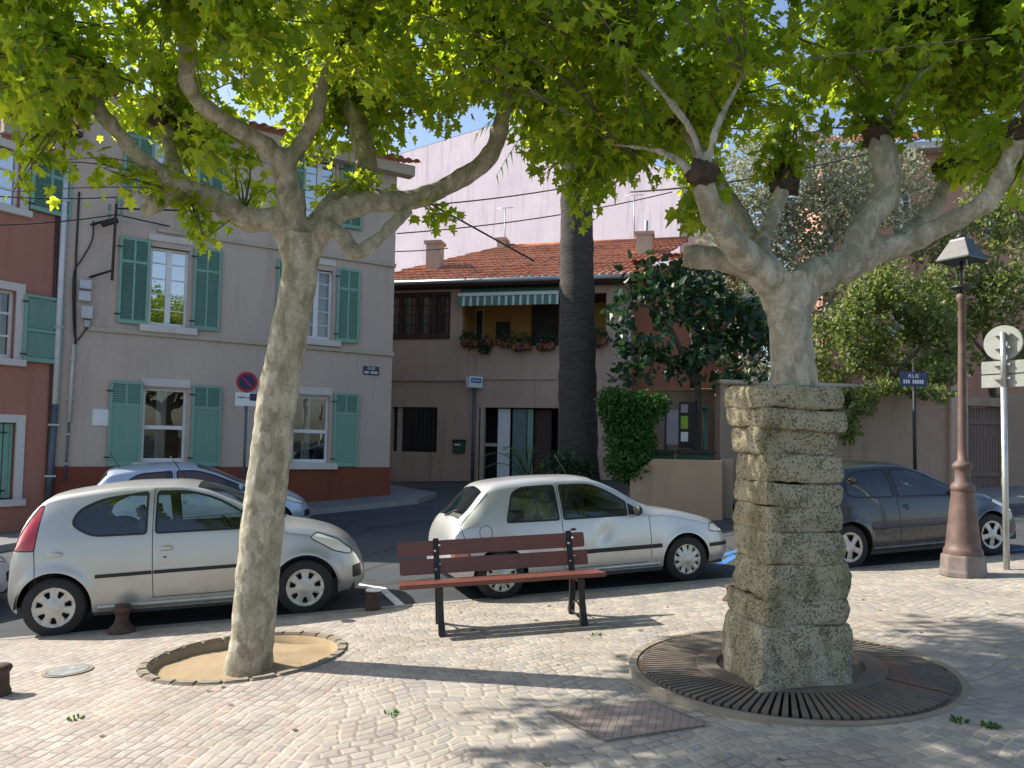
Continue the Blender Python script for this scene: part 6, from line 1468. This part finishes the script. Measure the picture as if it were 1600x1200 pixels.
def sample_targets(n, c, s, r, keep):
    out = []; tries = 0
    while len(out) < n and tries < n*60:
        tries += 1; T = V((c[0]+r.uniform(-1, 1)*s[0], c[1]+r.uniform(-1, 1)*s[1], c[2]+r.uniform(-1, 1)*s[2]))
        q = V(((T.x-c[0])/s[0], (T.y-c[1])/s[1], (T.z-c[2])/s[2]))
        if q.length > 1: continue
        if T.y < 1.5 or not keep(T): continue
        out.append(T)
    return out
# left plane tree
def near_limb(px, py, limbs, lim):
    for pts, w_ in limbs:
        for (x0, y0, _), (x1, y1, _) in zip(pts[:-1], pts[1:]):
            t_ = max(0, min(1, ((px-x0)*(x1-x0)+(py-y0)*(y1-y0))/max(1e-6, (x1-x0)**2+(y1-y0)**2)))
            if math.hypot(px-x0-t_*(x1-x0), py-y0-t_*(y1-y0)) < lim: return True
    return False
def plane_keep(r, d0, cl, limbs=(), far=.0):
    """the crown stays above the pruned limbs, with airy gaps"""
    def f(T):
        px, py, d = proj(T)
        if py > low_edge(px)-10 or d < 4.1: return False
        if d < d0 and py > 40 and (r.random() < cl or near_limb(px, py, limbs, 46)): return False
        if far and T.x < -1.7 and T.y > 5.7 and r.random() < far: return False
        return noise.noise(T*1.1+V((3, 1, 7))) > -.36
    return f
rA = random.Random(5)
tb = gp(G(388, 1040).x, G(388, 1040).y+.05, -.08); d0 = proj(tb)[2]
tA = thing('plane_tree', tb, 'pollarded plane tree with a leaning mottled trunk in the round soil pit', 'tree', 'pollarded plane trees on the square')
mb = MB()
dd = lambda y: d0+(1045-y)/680*(-.25)
limb(mb, [(386, 1062, dd(1060)), (389, 1040, dd(1040)), (399, 950, dd(950)), (407, 850, dd(850)), (418, 750, dd(750)), (434, 620, dd(620)), (452, 520, dd(520)), (468, 430, dd(430)), (470, 365, dd(365))], [94, 80, 75, 73, 71, 68, 65, 63, 72], 16, .08)
dF = dd(365)
LA = [([(462, 390, dF), (432, 345, dF-.05), (385, 342, dF-.15), (335, 312, dF-.3), (285, 298, dF-.4), (240, 318, dF-.5), (226, 334, dF-.52)], [52, 46, 44, 44, 40, 34, 22]),
      ([(330, 310, dF-.3), (280, 290, dF-.45), (225, 252, dF-.6), (185, 207, dF-.7), (152, 165, dF-.75), (150, 112, dF-.75)], [36, 32, 30, 27, 27, 26]),
      ([(462, 380, dF), (455, 310, dF-.1), (438, 255, dF-.15), (400, 218, dF-.3), (335, 178, dF-.5), (296, 135, dF-.65), (292, 70, dF-.8), (283, -10, dF-.95)], [50, 46, 42, 32, 30, 31, 29, 26]),
      ([(440, 262, dF-.15), (472, 222, dF-.1), (497, 172, dF-.1), (503, 135, dF-.05), (536, 64, 0.0+dF)], [38, 30, 29, 26, 22]),
      ([(480, 375, dF+.05), (520, 322, dF+.3), (562, 292, dF+.5), (572, 250, dF+.7), (556, 185, dF+.9), (546, 132, dF+1.0)], [48, 42, 40, 40, 37, 32]),
      ([(475, 390, dF), (520, 335, dF+.05), (570, 318, dF+.1), (645, 312, dF+.2), (705, 288, dF+.3), (762, 248, dF+.35), (783, 195, dF+.35), (795, 115, dF+.35)], [56, 44, 40, 36, 34, 32, 29, 27]),
      ([(500, 352, dF-.05), (535, 368, dF-.1), (556, 396, dF-.15), (592, 372, dF-.1), (640, 326, dF+.1)], [36, 27, 25, 24, 22]),
      ([(300, 305, dF-.2), (272, 262, dF+.1), (258, 190, dF+.3)], [30, 27, 24])]
for p, w_ in LA: limb(mb, p, w_)
remesh('trunk', mb, .019, M['bark'], tA)
kA = [U(*p[-1]) for p, w_ in LA if p[-1][1] < 250]; kA += [U(430, -120, dF-.5), U(640, -60, dF+.6), U(120, -80, dF-1.0), U(10, 60, dF+.4)]
def knuckles(par, ks, r, sz):
    for q in ks:
        bm = bmesh.new(); bmesh.ops.create_icosphere(bm, subdivisions=3, radius=1); s_ = r.uniform(*sz)
        vs = [q+v.co*s_*(1+.45*noise.noise(v.co*2.2+q*3)+.25*noise.noise(v.co*5+q)) for v in bm.verts]; mb = MB(); mb.add(vs, [[v.index for v in f.verts] for f in bm.faces]); bm.free(); mb.build('pollard_knuckle', M['knuckle'], par, True)
knuckles(tA, kA[:7], rA, (.085, .115))
tg = sample_targets(680, (-2.2, 6.1, 5.3), (3.9, 2.9, 2.05), rA, plane_keep(rA, dF-.25, .45, LA, .40))+sample_targets(150, (-2.8, 4.7, 4.6), (2.3, 1.3, 1.5), rA, plane_keep(rA, dF-.25, .0, LA))
for k_ in range(75):
    px, py = (rA.uniform(210, 620), rA.uniform(50, 245)) if k_ < 48 else (rA.uniform(540, 770), rA.uniform(110, 215))
    if py < low_edge(px)-25: tg.append(U(px, py, rA.uniform(dF+.5, dF+1.9)))
hang = [U(300, 345, dF-.45), U(318, 375, dF-.5), U(292, 320, dF-.4), U(560, 290, dF), U(600, 300, dF+.4), U(505, 300, dF+.5), U(60, 262, dF-.9), U(100, 250, dF-.8), U(160, 262, dF-.8), U(30, 230, dF-1), U(20, 300, dF-1.1), U(705, 345, dF+.3), U(250, 290, dF), U(370, 285, dF+.6), U(420, 300, dF+.9), U(380, 240, dF+.5)]
items, tw = crown(tA, kA, tg, rA); kH = kA+[U(290, 300, dF-.4), U(645, 312, dF+.2), U(560, 300, dF+.4), U(380, 330, dF)]
i2, tw2 = crown(tA, kH, hang*3, rA, per=24, spread=.13); items += i2; tw.add(tw2.v, tw2.f)
leaf_cloud('crown', M['plane_leaf'], tA, items); tw.build('twigs', M['branch_grey'], tA)
print('leaves left', len(items))
# right plane tree, growing out of the stone pillar
rB = random.Random(8); d1 = PD
cap = U(1236, 600, d1); tB = thing('plane_tree', V((cap.x, cap.y, cap.z-.3)), 'pollarded plane tree with spreading crooked limbs growing out of the stone pillar', 'tree', 'pollarded plane trees on the square')
mb = MB(); limb(mb, [(1240, 640, d1), (1240, 592, d1), (1236, 540, d1), (1233, 480, d1), (1226, 430, d1)], [84, 80, 74, 76, 100], 16, .15)
LB = [([(1228, 470, d1), (1196, 428, d1-.1), (1160, 395, d1-.2), (1125, 352, d1-.35), (1105, 310, d1-.45), (1098, 272, d1-.5)], [76, 60, 52, 46, 40, 38]),
      ([(1220, 455, d1), (1180, 425, d1), (1130, 405, d1+.05), (1068, 402, d1+.1)], [56, 46, 42, 40]),
      ([(1200, 420, d1), (1192, 380, d1+.2), (1212, 330, d1+.35), (1226, 282, d1+.4)], [36, 30, 26, 24]),
      ([(1236, 470, d1), (1275, 432, d1), (1330, 412, d1+.05), (1365, 395, d1+.05), (1425, 376, d1), (1490, 345, d1-.1), (1545, 312, d1-.2), (1572, 262, d1-.3), (1598, 205, d1-.35)], [80, 66, 58, 52, 42, 38, 34, 32, 30]),
      ([(1330, 412, d1+.05), (1345, 365, d1+.05), (1385, 300, d1+.1), (1382, 250, d1+.15), (1372, 210, d1+.2)], [60, 50, 48, 46, 40]),
      ([(1385, 390, d1+.1), (1430, 352, d1+.3), (1465, 318, d1+.45), (1478, 262, d1+.5)], [34, 28, 25, 22]),
      ([(1099, 280, d1-.5), (1085, 215, d1-.4), (1040, 150, d1-.2), (985, 95, d1)], [26, 16, 13, 9]), ([(1099, 280, d1-.5), (1120, 200, d1-.5), (1165, 110, d1-.4)], [24, 15, 9]), ([(1100, 285, d1-.5), (1040, 240, d1-.2), (960, 225, d1+.3)], [22, 13, 8]),
      ([(1372, 220, d1+.2), (1345, 150, d1+.3), (1310, 80, d1+.2)], [26, 14, 8]), ([(1375, 220, d1+.2), (1410, 150, d1+.3), (1470, 90, d1+.5)], [26, 14, 8]),
      ([(1215, 440, d1+.05), (1150, 330, d1+.8), (1090, 230, d1+1.2), (1062, 190, d1+1.3)], [40, 30, 26, 24])]
for p, w_ in LB: limb(mb, p, w_)
remesh('trunk', mb, .019, M['bark'], tB)
kB = [U(*p[-1]) for p, w_ in LB if p[-1][1] < 300 and w_[-1] > 10]; kB2 = kB+[U(*p[-1]) for p, w_ in LB if w_[-1] <= 10]+[U(1250, -60, d1-.3), U(1000, -80, d1+.8), U(1500, -60, d1+.4), U(900, 60, d1+1.2), U(1640, 60, d1)]
knuckles(tB, kB, rB, (.08, .11))
tg = sample_targets(600, (2.0, 6.0, 5.1), (3.7, 2.8, 1.9), rB, plane_keep(rB, d1-.15, .5, LB))+sample_targets(230, (4.0, 7.0, 5.6), (2.2, 2.2, 1.8), rB, plane_keep(rB, d1-.15, .8, LB))
hang = [U(905, 335, d1+.7), U(885, 300, d1+.6), U(930, 310, d1+.7), U(960, 290, d1+.8), U(850, 265, d1+.8), U(1075, 320, d1+.2), U(1085, 350, d1), U(1110, 290, d1), U(1580, 290, d1-.2), U(1540, 270, d1), U(1600, 250, d1), U(820, 230, d1+1), U(1020, 275, d1+.6), U(1490, 260, d1+.3), U(1215, 225, d1+.45), U(1255, 215, d1+.5), U(1190, 245, d1+.3), U(1240, 180, d1+.5), U(1365, 150, d1+.25), U(1400, 170, d1+.3), U(1330, 170, d1+.2)]
items, tw = crown(tB, kB2, tg, rB)
i2, tw2 = crown(tB, kB2+[U(1100, 330, d1-.4)], hang*3, rB, per=24, spread=.13); items += i2; tw.add(tw2.v, tw2.f)
leaf_cloud('crown', M['plane_leaf'], tB, items); tw.build('twigs', M['branch_grey'], tB)
# ---- background trees and shrubs
def bushy(name, label, cat, base, stems, blobs, mat, r, n, size, simple_=True, group=None, part='crown', bark_='branch_grey', droop=.3, cut=-.12):
    t = thing(name, base, label, cat, group); mb = MB()
    for pts, rad in stems: mb.tube(catmull(pts, 4), [rad*(1-.7*i/(4*(len(pts)-1))) for i in range(4*(len(pts)-1)+1)], 8)
    if stems: mb.build('trunk', M[bark_], t, True)
    items = []; tot = sum(b[1].x*b[1].y*b[1].z for b in blobs)
    for c_, s_ in blobs:
        k = int(n*(s_.x*s_.y*s_.z)/tot); made = 0; tr = 0
        while made < k and tr < k*30:
            tr += 1; q = rv(r)*(r.random()**.45); p = c_+V((q.x*s_.x, q.y*s_.y, q.z*s_.z))
            if noise.noise(p*1.6) < cut+r.uniform(-.15, .15): continue
            items.append((p, rv(r)+UP*(-droop), UP*.7+rv(r), r.uniform(*size))); made += 1
    leaf_cloud(part, M[mat], t, items, simple_); return t
rC = random.Random(21)
def B(px, py, d, sx, sy, sz): return (U(px, py, d), V((sx, sy, sz)))
# evergreen with large dark leaves over the planter
P0 = V((U(1085, 700, 17).x, U(1085, 700, 17).y, 0)); P0.z = g(P0.x, P0.y)
bushy('loquat_tree', 'dark evergreen tree with big leaves hanging over the notice board and bins', 'tree', P0,
      [([P0, U(1090, 600, 17), U(1080, 520, 17)], .12), ([U(1085, 600, 17), U(1040, 500, 16.6), U(990, 470, 16.4)], .07), ([U(1088, 580, 17), U(1140, 500, 17), U(1170, 470, 17.2)], .07)],
      [B(1030, 450, 16.5, 1.0, .8, .8), B(1100, 470, 16.8, 1.1, 1, .9), B(1160, 520, 17, 1.0, 1, .9), B(1010, 520, 16.4, .8, .7, .6), B(985, 570, 16.2, .6, .6, .5), B(1075, 560, 16.6, 1, .9, .6), B(1150, 590, 17, .7, .8, .5), B(965, 485, 16, .35, .4, .25)], 'dark_leaf', rC, 2100, (.13, .26), cut=-.02)
P0 = V((U(1150, 700, 21).x, U(1150, 700, 21).y, 0)); P0.z = g(P0.x, P0.y)
bushy('silver_tree', 'feathery grey green tree with pale blossom behind the right plane tree', 'tree', P0,
      [([P0, U(1170, 560, 21), U(1200, 450, 21), U(1230, 330, 21)], .16), ([U(1175, 540, 21), U(1260, 420, 21), U(1320, 330, 21)], .1)],
      [B(1180, 310, 21, 1.7, 1.4, 1.5), B(1290, 300, 21, 1.8, 1.4, 1.6), B(1240, 410, 21, 1.9, 1.4, 1.1), B(1130, 400, 21, 1.0, 1, 1.0), B(1380, 290, 22, 1.5, 1.3, 1.3), B(1220, 230, 21.5, 1.4, 1.2, 1.0), B(1165, 520, 21.5, 1.0, 1, 1.0), B(1230, 560, 21.5, 1.1, 1, 1.0), B(1290, 500, 21.5, 1.0, 1, .9), B(1185, 580, 20.5, .8, .7, .8), B(1140, 460, 21, .9, .8, .9)], 'silver_leaf', rC, 19000, (.08, .16), cut=-.2)
P0 = KH.P(KH.hit(1395, 700, -2.2)[0], 0, -2.2); P0.z = g(P0.x, P0.y)
bushy('garden_tree', 'yellow green airy tree rising behind the garden wall left of the lamp', 'tree', P0,
      [([P0, U(1400, 600, 18), U(1440, 540, 18), U(1480, 480, 18)], .09), ([U(1400, 600, 18), U(1350, 520, 18), U(1320, 460, 18)], .06)],
      [B(1340, 500, 18, 1.2, 1, .9), B(1400, 450, 18, 1.2, 1, .8), B(1300, 560, 18, .9, .8, .6), B(1440, 520, 18, 1.1, 1, .9), B(1390, 560, 18, 1.1, .8, .5)], 'olive_leaf', rC, 6500, (.08, .17))
P0 = KH.P(KH.hit(1560, 700, -3.0)[0], 0, -3.0); P0.z = g(P0.x, P0.y)
bushy('garden_tree', 'brownish green dense tree behind the wooden gate at the right edge', 'tree', P0,
      [([P0, U(1550, 600, 19), U(1540, 500, 19), U(1560, 400, 19)], .11), ([U(1545, 560, 19), U(1480, 480, 19)], .05)],
      [B(1500, 470, 19, 1.3, 1, 1.0), B(1570, 450, 19, 1.3, 1, 1.2), B(1480, 560, 18.5, 1.0, .8, .5), B(1560, 340, 20, 1.3, 1, 1.0), B(1610, 560, 19, .9, .8, .7), B(1480, 390, 20, 1.1, 1, .8)], 'olive_leaf', rC, 6500, (.08, .17))
P0 = KH.P(KH.hit(1330, 700, -.6)[0], 0, -.6); P0.z = g(P0.x, P0.y)
bushy('wall_shrub', 'leafy shrub spilling over the garden wall beside the stone pillar', 'shrub', P0, [([P0, U(1340, 620, 17)], .05)], [B(1340, 625, 16.6, .55, .5, .35), B(1325, 660, 16.5, .25, .35, .5), B(1450, 612, 16.6, .6, .4, .2), B(1390, 606, 16.6, .7, .4, .25), B(1475, 585, 16.8, .4, .4, .35)], 'olive_leaf', rC, 1500, (.08, .16))
hz_ = U(985, 730, 15.4); hb = V((hz_.x, hz_.y, g(hz_.x, hz_.y)))
bushy('climbing_shrub', 'bright green trailing climber mounded beside the planter wall', 'shrub', hb, [([hb, U(985, 650, 15.6)], .06)],
      [B(965, 640, 15.5, .42, .4, .45), B(1000, 640, 15.5, .48, .4, .42), B(985, 685, 15.4, .55, .45, .5), B(985, 725, 15.2, .55, .45, .4), B(950, 625, 15.6, .25, .3, .3), B(1030, 630, 15.6, .25, .3, .25)], 'hedge_leaf', rC, 11000, (.045, .09), cut=-.9)
# palm trunk
pb = V((U(905, 720, 17.2).x, U(905, 720, 17.2).y, 0)); pb.z = g(pb.x, pb.y)
tp = thing('palm_tree', pb, 'tall palm with a thick dark scaly trunk in front of the balcony house', 'tree'); mb = MB(); pp = []; rr_ = []
for i in range(60):
    q = i/59; z = pb.z-.2+q*9.6; c_ = pb.lerp(V((U(897, 300, 17.2).x, U(897, 300, 17.2).y, 0)), min(1, q)); pp.append(V((c_.x, c_.y, z))); rr_.append((.47-.12*min(1, q*1.3))*(1+.025*math.sin(i*2.1)+.02*math.sin(i*5.3))+(.12*max(0, 1-q*9)))
mb.tube(pp, rr_, 24); mb.build('trunk', M['palm_bark'], tp, True)
def frond(items, base, az, el, Lf, r, w_=.34):
    d = V((math.cos(az)*math.cos(el), math.sin(az)*math.cos(el), math.sin(el))); P = [base+d*(Lf*u)+UP*(-.55*Lf*u*u) for u in [i/16 for i in range(17)]]
    for i in range(2, 17):
        tt = (P[i]-P[i-1]).normalized(); sd2 = tt.cross(UP).normalized()
        for s_ in (1, -1): items.append((P[i], sd2*s_+tt*.7-UP*.25, UP, w_*(1-.4*abs(i/16-.5)*2)))
    return P
items = []; tw = MB()
for i in range(26):
    P = frond(items, pp[-1], i*2.4, .9-.05*i, 2.2, rC, .5); tw.tube(P, [.03-.0016*j for j in range(17)], 5, False)
def needle_cloud(name, mat, par, items):
    vs = []; fs = []; off = par.location
    for p, d, n_, s in items:
        d = d.normalized(); w_ = d.cross(n_).normalized()*.022*(s/.34); b = len(vs); vs += [tuple(p-off-w_), tuple(p-off+w_), tuple(p-off+d*s)]; fs.append((b, b+1, b+2))
    me = D.meshes.new(name); me.from_pydata(vs, [], fs); me.materials.append(M[mat]); o = D.objects.new(name, me); COL.objects.link(o); o.parent = par
needle_cloud('crown', 'hedge_leaf', tp, items); tw.build('frond_stems', M['branch_grey'], tp)
# young palm and little shrub by the door
yb = U(826, 742, 19.3); yb.z = g(yb.x, yb.y); ty = thing('young_palm', yb, 'young palm with arching feathery fronds beside the white door', 'plant'); items = []; tw = MB()
for az, el, Lf in ((2.9, 1.05, 2.2), (2.5, 1.2, 2.3), (1.2, 1.35, 2.1), (.3, 1.1, 2.1), (.0, .95, 2.2), (3.5, .9, 1.8), (-.5, 1.1, 1.9), (-2.4, 1.15, 2.0), (1.8, 1.4, 2.2), (-1.2, 1.3, 2.0), (-3.0, 1.3, 2.1)):
    P = frond(items, yb+UP*.25, az, el, Lf, rC, .36); tw.tube(P, [.016-.0008*j for j in range(17)], 5, False)
needle_cloud('fronds', 'olive_leaf', ty, items); tw.build('frond_stems', M['hedge_leaf'], ty)
sb_ = U(886, 735, 16.4); sb_.z = g(sb_.x, sb_.y); bushy('low_shrub', 'small dark green shrub at the foot of the palm trunk', 'shrub', sb_, [([sb_, U(886, 725, 16.4)], .03)], [B(885, 722, 16.3, .5, .35, .28), B(905, 735, 16.3, .4, .3, .25)], 'dark_leaf', rC, 420, (.07, .14))
# balcony flower pots
for i, (px, py, w_, lb2) in enumerate(((735, 545, .5, 'bushy potted plant at the left end of the balcony'), (757, 546, .35, 'trailing potted plant second from the left on the balcony'), (790, 548, .45, 'potted plant in front of the dark balcony opening'), (815, 550, .5, 'long flower box with greenery in the middle of the balcony'), (852, 548, .5, 'flower box with reddish pots beside the palm trunk'), (932, 545, .5, 'greenery in a pot on the balcony right of the palm trunk'))):
    a, z = PH.hit(px, py, .16); c_ = PH.P(a, 0, .16); zb = B1[2]-.02+(-.12 if i in (3, 4) else 0); o_ = V((c_.x, c_.y, zb))
    t = thing('flower_pot', o_, lb2, 'flower pot', 'flower pots on the balcony'); mb = MB()
    mb.box(o_+UP*.10, PH.e*(w_*.55), PH.n*.1, UP*.10); mb.build('pot', M['pot_terracotta'], t, bevel=.02)
    its = []
    for k_ in range(260):
        q = rv(rC)*(rC.random()**.4); its.append((o_+UP*(.30 if i != 1 else .12)+PH.e*(q.x*w_*.75)+PH.n*(q.y*.22+.05)+UP*(q.z*.30-.08), rv(rC)-UP*.3, UP+rv(rC), rC.uniform(.05, .11)))
    leaf_cloud('plant', M['dark_leaf'], t, its, True)
# ------------------------------------------------------------------ overhead cables
def cable(a, b, sag, label, r=.012):
    P = [a.lerp(b, i/20)-UP*(sag*4*(i/20)*(1-i/20)) for i in range(21)]; t = thing('overhead_cable', P[0], label, 'cable', 'overhead cables'); mb = MB(); mb.tube(P, r, 5); mb.build('wire', M['cable'], t, True)
bt = GH.P(*GH.hit(182, 335, bo), bo)
cable(U(-60, 302, 12), U(182, 308, 13), .05, 'thin cable crossing the upper red wall towards the bracket')
cable(U(-60, 352, 12), bt, .06, 'black cable crossing the red wall just above the lower window')
cable(bt, U(700, 388, 24), .35, 'cable from the bracket along the grey house to the tiled roof', .016)
cable(bt+UP*.12, U(1000, 268, 26), .5, 'cable rising from the bracket across the lilac wall', .02)
cable(U(640, 300, 24), U(835, 408, 23), .0, 'dark diagonal cable running down to the tiled roof', .03)
cable(U(620, 365, 23), U(1050, 300, 28), .2, 'cable crossing low over the lilac wall', .02)
cable(U(985, 300, 16), U(1640, 150, 12), .3, 'black cable stretched behind the right plane tree', .018)
cable(U(1150, 395, 15), U(1420, 205, 14), .3, 'second black cable climbing behind the right plane tree', .014)
# ------------------------------------------------------------------ weeds and fallen leaves on the paving
def weeds(px, py, n, lb2):
    c_ = G(px, py, .02); t = thing('weed_tuft', c_, lb2, 'weed', 'weeds between the setts'); its = []
    for k_ in range(n): q = rv(rC); its.append((c_+V((q.x*.04, q.y*.04, 0)), V((q.x*.8, q.y*.8, .8)), rv(rC), rC.uniform(.015, .035)))
    leaf_cloud('blades', M['hedge_leaf'], t, its, True)
weeds(118, 1123, 26, 'small grass tuft in the pinkish paving at the lower left'); weeds(1548, 1136, 30, 'small green weed right of the iron grate'); weeds(930, 993, 14, 'tiny weed by the bench shadow'); weeds(1500, 1128, 26, 'green weed at the rim of the grate'); weeds(612, 1117, 12, 'tiny weed in the pale setts left of the drain cover')
t = thing('fallen_leaves', G(900, 1050, .02), 'dry yellow brown leaves scattered on the paving', 'leaves'); t['kind'] = 'stuff'; its = []
for k_ in range(60):
    x, y = rC.uniform(-4, 6), rC.uniform(3.4, 8.2)
    if y < edge_y(x)-.2: its.append((gp(x, y, .026), V((rC.uniform(-1, 1), rC.uniform(-1, 1), .02)), UP+rv(rC)*.12, rC.uniform(.025, .06)))
leaf_cloud('leaf_scatter', M['twig_leaf'], t, its, True)
